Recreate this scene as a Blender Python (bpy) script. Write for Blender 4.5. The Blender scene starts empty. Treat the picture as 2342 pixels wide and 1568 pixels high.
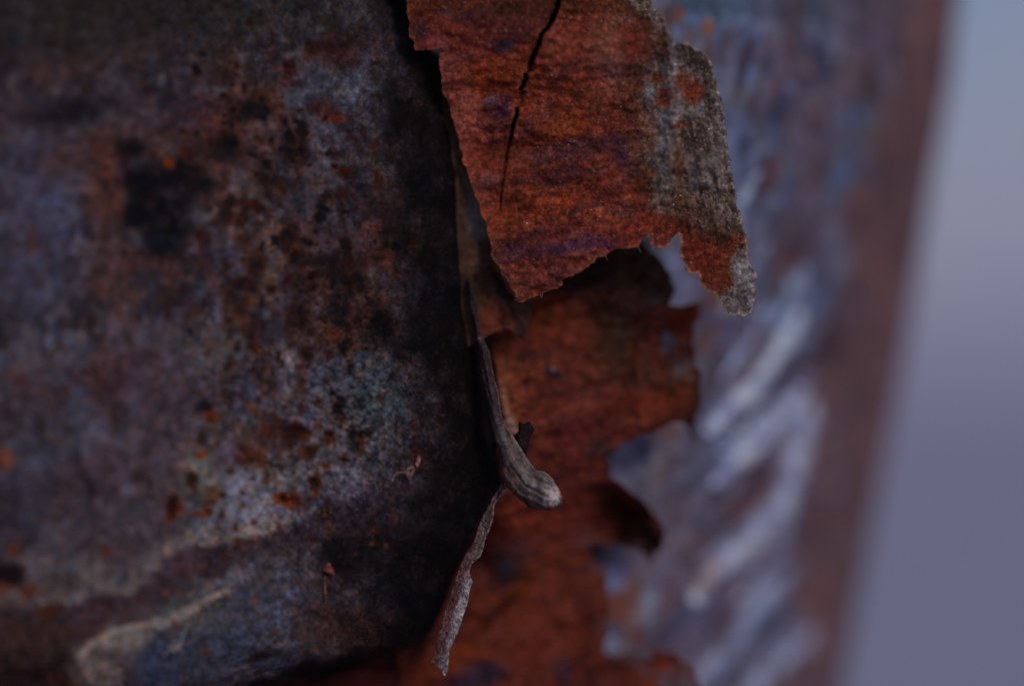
import bpy, math, time
import numpy as np
from mathutils import Vector

T0 = time.time()
# ------------------------------------------------------------------ camera, light, exposure
DIST = 0.333                 # camera to plane of focus (m)
WID = 0.120                  # width of the view in that plane (m)
KX = WID / 2342.0            # metres per unit of the photograph's grid (2342 x 1568) in that plane
CZ = 1.20                    # height of the camera above the ground
sc = bpy.context.scene
cam_d = bpy.data.cameras.new("camera")
cam = bpy.data.objects.new("camera", cam_d)
sc.collection.objects.link(cam)
cam.location = (0, -DIST, CZ)
cam.rotation_euler = (math.radians(90), 0, 0)
cam_d.sensor_width = 36
cam_d.lens = 36 * DIST / WID
cam_d.clip_start = 0.02
cam_d.clip_end = 6000
cam_d.dof.use_dof = True
cam_d.dof.focus_distance = DIST
cam_d.dof.aperture_fstop = 3.5
sc.camera = cam

SUN_EL, SUN_AZ = 24.0, 24.0      # the hazy sun stands to the right, behind the camera
CLOUD = 15.0
world = bpy.data.worlds.new("World")
sc.world = world
world.use_nodes = True
wn = world.node_tree
wn.nodes.clear()
w_out = wn.nodes.new("ShaderNodeOutputWorld")
w_bg = wn.nodes.new("ShaderNodeBackground")
w_sky = wn.nodes.new("ShaderNodeTexSky")
w_sky.sky_type = 'NISHITA'
w_sky.sun_disc = False
w_sky.sun_elevation = math.radians(SUN_EL)
w_sky.sun_rotation = math.radians(180 - SUN_AZ)
w_sky.air_density = 1.0
w_sky.dust_density = 0.6
w_sky.ozone_density = 3.0
w_bg.inputs[1].default_value = 0.06
# thin lavender cloud over the whole sky, thickest towards the horizon
w_tc = wn.nodes.new("ShaderNodeTexCoord")
w_sep = wn.nodes.new("ShaderNodeSeparateXYZ")
w_mr = wn.nodes.new("ShaderNodeMapRange")
for _i, _v in ((1, 0.0), (2, 0.16), (3, 0.92), (4, 0.50)): w_mr.inputs[_i].default_value = _v
w_nz = wn.nodes.new("ShaderNodeTexNoise"); w_nz.inputs["Scale"].default_value = 7.0; w_nz.inputs["Detail"].default_value = 3
w_rp = wn.nodes.new("ShaderNodeValToRGB")
w_rp.color_ramp.elements[0].position = 0.38; w_rp.color_ramp.elements[0].color = (0.205, 0.235, 0.40, 1)
w_rp.color_ramp.elements[1].position = 0.62; w_rp.color_ramp.elements[1].color = (0.265, 0.235, 0.36, 1)
w_sc = wn.nodes.new("ShaderNodeVectorMath"); w_sc.operation = 'SCALE'; w_sc.inputs["Scale"].default_value = CLOUD
w_mx = wn.nodes.new("ShaderNodeMix"); w_mx.data_type = 'RGBA'
wn.links.new(w_tc.outputs["Generated"], w_sep.inputs[0]); wn.links.new(w_tc.outputs["Generated"], w_nz.inputs[0])
wn.links.new(w_sep.outputs[2], w_mr.inputs[0]); wn.links.new(w_mr.outputs[0], w_mx.inputs[0])
wn.links.new(w_nz.outputs[0], w_rp.inputs[0]); wn.links.new(w_rp.outputs[0], w_sc.inputs[0])
wn.links.new(w_sky.outputs[0], w_mx.inputs[6]); wn.links.new(w_sc.outputs[0], w_mx.inputs[7])
wn.links.new(w_mx.outputs[2], w_bg.inputs[0])
wn.links.new(w_bg.outputs[0], w_out.inputs[0])

sun_d = bpy.data.lights.new("sun", 'SUN')
sun_d.energy = 0.9
sun_d.angle = math.radians(14)
sun_d.color = (1.0, 0.90, 0.80)
sun = bpy.data.objects.new("sun", sun_d)
sc.collection.objects.link(sun)
_e, _a = math.radians(SUN_EL), math.radians(SUN_AZ)
sun_dir = Vector((math.sin(_a) * math.cos(_e), -math.cos(_a) * math.cos(_e), math.sin(_e)))
sun.rotation_euler = sun_dir.to_track_quat('Z', 'Y').to_euler()
sun.location = sun_dir * 5

sc.view_settings.view_transform = 'Standard'
sc.view_settings.look = 'None'
sc.view_settings.exposure = 0.0
sc.view_settings.gamma = 1.0

# ------------------------------------------------------------------ helpers
def P(px, py, y):
    """point of the scene seen at grid position (px, py) and lying y metres behind the plane of focus"""
    s = (DIST + y) / DIST
    return np.stack([(px - 1171.0) * KX * s, y, CZ - (py - 784.0) * KX * s], -1)

class Noise:
    def __init__(self, seed):
        self.g = np.random.RandomState(seed).rand(256, 256)
    def n(self, x, y):
        xi = np.floor(x).astype(np.int64); yi = np.floor(y).astype(np.int64)
        fx = x - xi; fy = y - yi
        fx = fx * fx * (3 - 2 * fx); fy = fy * fy * (3 - 2 * fy)
        a = xi & 255; b = (xi + 1) & 255; c = yi & 255; d = (yi + 1) & 255
        g = self.g
        return (g[a, c] * (1 - fx) + g[b, c] * fx) * (1 - fy) + (g[a, d] * (1 - fx) + g[b, d] * fx) * fy
    def fbm(self, x, y, sx, sy=None, octv=4, gain=0.55, rot=0.6):
        sy = sx if sy is None else sy
        x = x / sx; y = y / sy
        s = 0; w = 0; amp = 1.0
        for i in range(octv):
            s = s + amp * self.n(x + 17.3 * i, y + 9.1 * i); w += amp; amp *= gain
            cr, sr = math.cos(rot), math.sin(rot)
            x, y = (x * cr - y * sr) * 2.03, (x * sr + y * cr) * 2.03
        s = s / w
        return np.clip(0.5 + (s - 0.5) * 1.7, 0, 1)

def smooth_prof(p):
    a = np.linspace(0, math.pi / 2, 80); t = np.array([math.asin(q[0]) for q in p]); v = np.interp(a, t, [q[1] for q in p])
    for _ in range(10): v[1:-1] = (v[:-2] + v[1:-1] * 2 + v[2:]) / 4
    return list(zip(np.sin(a), v))

def sst(a, b, x):
    t = np.clip((x - a) / (b - a), 0, 1)
    return t * t * (3 - 2 * t)

def lin(c):
    c = np.asarray(c, float) / 255.0
    return np.where(c <= 0.04045, c / 12.92, ((c + 0.055) / 1.055) ** 2.4)

def mixc(col, c, w):
    return col * (1 - w[:, None]) + np.asarray(c, float)[None, :] * w[:, None]

def blobs(col, X, Y, bl):
    """patches of bark colour: (x, y, rx, ry, turn in degrees, colour, strength, softness)"""
    for (bx, by, rx, ry, rot, c, a, soft) in bl:
        R = max(rx, ry) * (1 + soft) + 2
        idx = np.nonzero((np.abs(X - bx) < R) & (np.abs(Y - by) < R))[0]
        if len(idx) == 0: continue
        dx = X[idx] - bx; dy = Y[idx] - by
        cr, sr = math.cos(math.radians(rot)), math.sin(math.radians(rot))
        u = (dx * cr + dy * sr) / rx; v = (-dx * sr + dy * cr) / ry
        w = a * (1 - sst(1 - soft, 1 + soft, np.sqrt(u * u + v * v)))
        col[idx] = col[idx] * (1 - w[:, None]) + np.asarray(c, float) * w[:, None]
    return col

def stroke_w(X, Y, pts, wid, soft=0.7):
    """weight of a band along a polyline; wid is a number or one per point"""
    best = np.zeros(len(X))
    n = len(pts)
    wd = [wid] * n if np.isscalar(wid) else wid
    for i in range(n - 1):
        (ax, ay), (bx, by) = pts[i][:2], pts[i + 1][:2]
        R = max(wd[i], wd[i + 1]) * (1 + soft) + 1
        idx = np.nonzero((X > min(ax, bx) - R) & (X < max(ax, bx) + R) & (Y > min(ay, by) - R) & (Y < max(ay, by) + R))[0]
        if len(idx) == 0: continue
        x = X[idx]; y = Y[idx]
        L2 = (bx - ax) ** 2 + (by - ay) ** 2
        t = np.clip(((x - ax) * (bx - ax) + (y - ay) * (by - ay)) / L2, 0, 1)
        d = np.hypot(x - ax - t * (bx - ax), y - ay - t * (by - ay)) / (wd[i] * (1 - t) + wd[i + 1] * t)
        best[idx] = np.maximum(best[idx], 1 - sst(1 - soft, 1 + soft, d))
    return best

def material(name, rough=0.8, grain=2600.0, grain_amt=0.35, bump=0.35, stretch=(1, 1, 1), spec=0.12, trans=0.0):
    m = bpy.data.materials.new(name); m.use_nodes = True
    nt = m.node_tree; N = nt.nodes; Lk = nt.links
    b = N["Principled BSDF"]
    at = N.new("ShaderNodeAttribute"); at.attribute_name = "bark_colour"
    tc = N.new("ShaderNodeTexCoord")
    mp = N.new("ShaderNodeMapping"); mp.inputs["Scale"].default_value = stretch
    Lk.new(tc.outputs["Object"], mp.inputs[0])
    n1 = N.new("ShaderNodeTexNoise"); n1.inputs["Scale"].default_value = grain
    n1.inputs["Detail"].default_value = 4; n1.inputs["Roughness"].default_value = 0.65
    n2 = N.new("ShaderNodeTexNoise"); n2.inputs["Scale"].default_value = grain * 0.28
    n2.inputs["Detail"].default_value = 5; n2.inputs["Roughness"].default_value = 0.6
    Lk.new(mp.outputs[0], n1.inputs[0]); Lk.new(mp.outputs[0], n2.inputs[0])
    r = N.new("ShaderNodeMapRange")
    r.inputs[1].default_value = 0.3; r.inputs[2].default_value = 0.7
    r.inputs[3].default_value = 1 - grain_amt; r.inputs[4].default_value = 1 + grain_amt
    Lk.new(n1.outputs[0], r.inputs[0])
    mu = N.new("ShaderNodeMix"); mu.data_type = 'RGBA'; mu.blend_type = 'MULTIPLY'; mu.inputs[0].default_value = 1
    Lk.new(at.outputs["Color"], mu.inputs[6]); Lk.new(r.outputs[0], mu.inputs[7])
    Lk.new(mu.outputs[2], b.inputs["Base Color"])
    b.inputs["Roughness"].default_value = rough
    b.inputs["Specular IOR Level"].default_value = spec
    ad = N.new("ShaderNodeMath"); ad.operation = 'ADD'
    Lk.new(n1.outputs[0], ad.inputs[0]); Lk.new(n2.outputs[0], ad.inputs[1])
    bp = N.new("ShaderNodeBump"); bp.inputs["Strength"].default_value = bump; bp.inputs["Distance"].default_value = 0.00025
    Lk.new(ad.outputs[0], bp.inputs["Height"]); Lk.new(bp.outputs[0], b.inputs["Normal"])
    if trans > 0:
        out = [n for n in N if n.type == 'OUTPUT_MATERIAL'][0]
        tr = N.new("ShaderNodeBsdfTranslucent"); ms = N.new("ShaderNodeMixShader"); ms.inputs[0].default_value = trans
        Lk.new(mu.outputs[2], tr.inputs[0]); Lk.new(b.outputs[0], ms.inputs[1]); Lk.new(tr.outputs[0], ms.inputs[2])
        Lk.new(ms.outputs[0], out.inputs[0])
    return m

def mesh_obj(name, verts, faces, mat, parent=None, col=None, smooth=True):
    """faces: (n,4) or (n,3) int array, or a list of such arrays"""
    me = bpy.data.meshes.new(name)
    fl = faces if isinstance(faces, list) else [faces]
    V = np.ascontiguousarray(verts, dtype=np.float32)
    me.vertices.add(len(V)); me.vertices.foreach_set("co", V.ravel())
    loops = np.concatenate([f.ravel() for f in fl]).astype(np.int32)
    cnt = np.concatenate([np.full(len(f), f.shape[1]) for f in fl]).astype(np.int32)
    st = np.concatenate([[0], np.cumsum(cnt)[:-1]]).astype(np.int32)
    me.loops.add(len(loops)); me.loops.foreach_set("vertex_index", loops)
    me.polygons.add(len(cnt)); me.polygons.foreach_set("loop_start", st); me.polygons.foreach_set("loop_total", cnt)
    me.update(calc_edges=True)
    me.polygons.foreach_set("use_smooth", np.full(len(cnt), smooth))
    if col is not None:
        a = me.color_attributes.new("bark_colour", 'FLOAT_COLOR', 'POINT')
        c = np.ones((len(V), 4), np.float32); c[:, :3] = np.clip(col, 0.002, 0.9)
        a.data.foreach_set("color", c.ravel())
    me.validate()
    me.materials.append(mat)
    o = bpy.data.objects.new(name, me); sc.collection.objects.link(o)
    if parent: o.parent = parent
    return o

def empty(name, label, cat):
    o = bpy.data.objects.new(name, None); sc.collection.objects.link(o)
    o["label"] = label; o["category"] = cat
    return o

def grid_faces(nr, nc, wrap=False):
    i = np.arange(nr - 1)[:, None]; j = np.arange(nc if wrap else nc - 1)[None, :]
    j2 = (j + 1) % nc
    return np.stack([i * nc + j, (i + 1) * nc + j, (i + 1) * nc + j2, i * nc + j2], -1).reshape(-1, 4)

def rough_poly(pts, step, amp, seed, scale=12.0):
    """torn outline: polygon resampled with irregular small teeth"""
    rs = np.random.RandomState(seed); nz = Noise(seed + 50)
    out = []
    n = len(pts); s = 0.0
    for i in range(n):
        a = np.array(pts[i], float); b = np.array(pts[(i + 1) % n], float)
        L = np.hypot(*(b - a)); k = max(1, int(L / step))
        nrm = np.array([-(b - a)[1], (b - a)[0]]) / max(L, 1e-6)
        for q in range(k):
            t = q / k
            d = (nz.n(np.array([(s + t * L) / scale]), np.array([3.3]))[0] - 0.5) * 2 * amp
            d += (nz.n(np.array([(s + t * L) / (scale * 0.27)]), np.array([8.3]))[0] - 0.5) * amp
            out.append(a + (b - a) * t + nrm * d)
        s += L
    return np.array(out)

def inside(poly, X, Y):
    r = np.zeros(X.shape, bool)
    x0 = poly[:, 0]; y0 = poly[:, 1]; x1 = np.roll(x0, -1); y1 = np.roll(y0, -1)
    for a, b, c, d in zip(x0, y0, x1, y1):
        if b == d: continue
        lo, hi = (b, d) if b < d else (d, b)
        # rows only
        i0 = np.searchsorted(Y[:, 0], lo, 'left'); i1 = np.searchsorted(Y[:, 0], hi, 'left')
        if i1 <= i0: continue
        yy = Y[i0:i1, 0]
        xc = a + (yy - b) / (d - b) * (c - a)
        r[i0:i1] ^= X[i0:i1] < xc[:, None]
    return r

def near_poly(poly, x, y):
    a = poly; b = np.roll(poly, -1, 0); ab = b - a; L2 = (ab ** 2).sum(1) + 1e-9
    bx = np.zeros(len(x)); by = np.zeros(len(x)); bd = np.full(len(x), 1e18)
    for s in range(0, len(x), 4000):
        e = min(s + 4000, len(x))
        px = x[s:e, None]; py = y[s:e, None]
        t = np.clip(((px - a[:, 0]) * ab[:, 0] + (py - a[:, 1]) * ab[:, 1]) / L2, 0, 1)
        qx = a[:, 0] + t * ab[:, 0]; qy = a[:, 1] + t * ab[:, 1]
        d = (qx - px) ** 2 + (qy - py) ** 2
        k = d.argmin(1); r = np.arange(e - s)
        bx[s:e] = qx[r, k]; by[s:e] = qy[r, k]; bd[s:e] = d[r, k]
    return bx, by, np.sqrt(bd)

def sheet(name, poly, depth, colour, mat, parent, cell=2.0, thick=0.0006, holes=(), inflate=0.0, infl_w=30.0, label=None):
    """a piece of loose bark with its own outline, curve and thickness"""
    poly = np.asarray(poly, float)
    x0, y0 = poly.min(0) - cell; x1, y1 = poly.max(0) + cell
    gx = np.arange(x0, x1 + cell, cell); gy = np.arange(y0, y1 + cell, cell)
    nr, nc = len(gy), len(gx)
    cx, cy = np.meshgrid((gx[:-1] + gx[1:]) / 2, (gy[:-1] + gy[1:]) / 2)
    keep = inside(poly, cx, cy)
    for h in holes: keep &= ~inside(np.asarray(h, float), cx, cy)
    VX, VY = np.meshgrid(gx, gy)
    F = grid_faces(nr, nc).reshape(nr - 1, nc - 1, 4)[keep]
    nf = np.zeros(nr * nc, int); np.add.at(nf, F.ravel(), 1)
    used = nf > 0
    remap = -np.ones(nr * nc, int); remap[used] = np.arange(used.sum())
    F = remap[F]
    x = VX.ravel()[used].copy(); y = VY.ravel()[used].copy(); cnt = nf[used]
    bd = np.nonzero(cnt < 4)[0]
    polys = [poly] + [np.asarray(h, float) for h in holes]
    bx, by, bdist = near_poly(polys[0], x[bd], y[bd])
    for h in polys[1:]:
        hx, hy, hd = near_poly(h, x[bd], y[bd]); k = hd < bdist
        bx[k], by[k], bdist[k] = hx[k], hy[k], hd[k]
    ok = bdist < cell * 1.2
    x[bd[ok]] = bx[ok]; y[bd[ok]] = by[ok]
    edge = np.zeros(len(x))
    if inflate or True:
        sub = near_poly(poly[:: max(1, len(poly) // 160)], x, y)[2]
        edge = sub
    yd = depth(x, y)
    yf = yd.copy(); yb = yd + thick
    if inflate:
        w = np.sqrt(np.clip(1 - (1 - np.clip(edge / infl_w, 0, 1)) ** 2, 0, 1)) * inflate
        yf = yf - w; yb = yb + w * 0.8
    Vf = P(x, y, yf); Vb = P(x, y, yb)
    n = len(x)
    e = np.concatenate([F[:, [0, 1]], F[:, [1, 2]], F[:, [2, 3]], F[:, [3, 0]]])
    key = np.minimum(e[:, 0], e[:, 1]).astype(np.int64) * n + np.maximum(e[:, 0], e[:, 1])
    u, inv, c = np.unique(key, return_inverse=True, return_counts=True)
    be = e[c[inv] == 1]
    side = np.stack([be[:, 1], be[:, 0], be[:, 0] + n, be[:, 1] + n], -1)
    col = colour(x, y, edge)
    V = np.concatenate([Vf, Vb]); C2 = np.concatenate([col, col * 0.9])
    o = mesh_obj(name, V, [F, F[:, ::-1] + n, side], mat, parent, C2)
    if label: o["label"] = label
    return o

def blobs_random(rs, n, xr, yr, sz, cols, a=(0.4, 0.9), asp=(1, 2), rot=(70, 110), soft=(0.4, 0.9)):
    out = []
    for i in range(n):
        s = sz[0] + (sz[1] - sz[0]) * rs.rand() ** 2.5
        k = asp[0] + (asp[1] - asp[0]) * rs.rand()
        out.append((xr[0] + (xr[1] - xr[0]) * rs.rand(), yr[0] + (yr[1] - yr[0]) * rs.rand(), s * k, s,
                    rot[0] + (rot[1] - rot[0]) * rs.rand(), cols[rs.randint(len(cols))],
                    a[0] + (a[1] - a[0]) * rs.rand(), soft[0] + (soft[1] - soft[0]) * rs.rand()))
    return out

def alb(col, E):
    return lin(np.clip(col, 0, 255)) / E

BROWN = (46, 30, 28); RUST = (84, 38, 18); DRUST = (48, 20, 14); BLACK = (14, 13, 17); ORANGE = (110, 54, 24)

# ------------------------------------------------------------------ the ground, far out of focus
def ground():
    m = bpy.data.materials.new("pale_ground"); m.use_nodes = True
    nt = m.node_tree; b = nt.nodes["Principled BSDF"]; b.inputs["Roughness"].default_value = 0.9
    tc = nt.nodes.new("ShaderNodeTexCoord"); n = nt.nodes.new("ShaderNodeTexNoise"); n.inputs["Scale"].default_value = 0.35
    n.inputs["Detail"].default_value = 6
    r = nt.nodes.new("ShaderNodeValToRGB")
    r.color_ramp.elements[0].position = 0.35; r.color_ramp.elements[0].color = (0.42, 0.43, 0.53, 1)
    r.color_ramp.elements[1].position = 0.65; r.color_ramp.elements[1].color = (0.55, 0.50, 0.60, 1)
    nt.links.new(tc.outputs["Object"], n.inputs[0]); nt.links.new(n.outputs[0], r.inputs[0]); nt.links.new(r.outputs[0], b.inputs["Base Color"])
    k = 40; t = np.linspace(-1, 1, k); t = np.sign(t) * np.abs(t) ** 3 * 3000
    X, Y = np.meshgrid(t, t)
    nz = Noise(5); Z = (nz.n(X / 3 + 7, Y / 3 + 2) - 0.5) * 0.05
    Z = np.where(np.hypot(X, Y) > 60, 0, Z)
    o = mesh_obj("ground", np.stack([X.ravel(), Y.ravel(), Z.ravel()], -1), grid_faces(k, k)[:, ::-1], m)
    o["kind"] = "structure"; o["label"] = "pale grey open ground far out of focus behind the tree"
ground()

tree = empty("tree", "smooth mottled tree, dark near stem, pale stem behind, red bark peeling between", "tree")

# ------------------------------------------------------------------ stems
def stem(name, mat, cl_pts, xr_pts, depth_front, depth_side, pw, rows_in, ncol_front, ncol_back, colour, relief, label, xmin_front=None):
    # rows: dense in view, a few beyond, down to the ground and up
    lo, hi, nr = rows_in
    rows = np.concatenate([-15000 + np.arange(0, 12) * 1150.0, np.linspace(-1500, lo - 60, 14), np.linspace(lo, hi, nr), np.linspace(hi + 60, 3000, 14),
                           3000 + np.arange(1, 20) * 1150.0])
    rp = np.array(xr_pts, float); lp = np.array(cl_pts, float)
    xr = np.interp(rows, rp[:, 0], rp[:, 1]); xl = np.interp(rows, lp[:, 0], lp[:, 1])
    # columns: front half by angle
    tf = np.linspace(0, 1, ncol_front)      # 0 = right silhouette, 1 = left end
    xmin = xmin_front
    tb = np.linspace(0, 1, ncol_back + 2)[1:-1]
    R = rows[:, None]
    c = ((xr + xl) / 2)[:, None]; r = ((xr - xl) / 2)[:, None]
    # front angles distributed evenly in seen width, with extra near the rim
    cosf = 1 - 2 * (tf ** 1.25)
    if xmin is not None:
        # dense columns only for what is in view (x > xmin)
        c_lim = np.clip((xmin - c) / r, -0.999, 0.95)
        s = np.minimum(tf / 0.93, 1)
        cosf = 1 - (1 - c_lim) * (0.25 * s ** 2 + 0.75 * s)
        rest = np.clip((tf - 0.93) / 0.07, 0, 1)
        cosf = cosf * (1 - rest) + (-1.0) * rest
    else:
        cosf = np.broadcast_to(cosf, (len(rows), ncol_front)).copy()
    cosf = np.clip(cosf, -1, 1)
    sinf = np.sqrt(1 - cosf ** 2)
    ang = math.pi * (1 + tb)
    cosb = np.broadcast_to(np.cos(ang), (len(rows), ncol_back)); sinb = np.broadcast_to(np.sin(ang), (len(rows), ncol_back))
    CO = np.concatenate([cosf, cosb], 1); SI = np.concatenate([sinf, sinb], 1)
    px = c + r * CO
    py = np.broadcast_to(R, px.shape).copy()
    fr = SI >= 0
    yf = np.interp(np.abs(SI), [q[0] for q in pw], [q[1] for q in pw]) + depth_front(py)
    yb = pw[0][1] + depth_front(py) + np.abs(SI) * 0.05
    y = np.where(fr, yf, yb)
    u = np.arccos(np.clip(CO, -1, 1)) * r   # length round the stem
    x1, y1, u1 = px.ravel(), py.ravel(), u.ravel()
    d = relief(x1, y1, u1)
    inv = (y1 > lo - 30) & (y1 < hi + 30) & fr.ravel()
    d = np.where(inv, d, 0)
    rim = sst(0.0, 0.22, SI.ravel())
    d = d * rim
    y2 = y.ravel() - d
    x2 = x1
    V = P(x2, y1, y2)
    V[:, 2] = np.where(y1 > 3000, np.maximum(V[:, 2], -0.2), V[:, 2])
    nc = px.shape[1]
    col = colour(x1, y1, u1)
    o = mesh_obj(name, V, grid_faces(len(rows), nc, wrap=True)[:, ::-1], mat, tree, col)
    o["label"] = label
    return o

L_PROF = smooth_prof([(0, .0100), (.15, .0055), (.3, .0014), (.48, -.0014), (.69, -.0042), (.875, -.0090), (.985, -.0150), (1, -.0165)])
R_PROF = smooth_prof([(0, .066), (.3, .0585), (.57, .048), (.795, .034), (.885, .026), (.946, .019), (.99, .0145), (1, .013)])
# ---- near, dark stem on the left
nA, nB, nC, nD = Noise(1), Noise(2), Noise(3), Noise(4)

LEFT_RIM = [(-15000, 700), (-1500, 880), (-60, 925), (0, 935), (110, 978), (135, 1016), (200, 1026), (300, 1044), (400, 1056), (500, 1058), (600, 1068),
            (700, 1079), (770, 1088), (870, 1105), (950, 1118), (1020, 1132), (1080, 1146), (1112, 1150), (1145, 1126), (1184, 1102),
            (1232, 1083), (1279, 1057), (1336, 1035), (1392, 1013), (1440, 990), (1475, 955), (1495, 900), (1512, 830), (1530, 760), (1550, 690),
            (1575, 610), (1620, 500), (1720, 380), (2200, 300), (30000, 300)]

def left_base(X, Y, U):
    S = U
    wx = (nA.fbm(X, Y, 60, octv=4) - 0.5) * 44 + (nB.fbm(X, Y, 14, octv=3) - 0.5) * 14
    wy = (nC.fbm(X, Y, 60, octv=4) - 0.5) * 44 + (nD.fbm(X, Y, 14, octv=3) - 0.5) * 14
    return wx, wy

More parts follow.
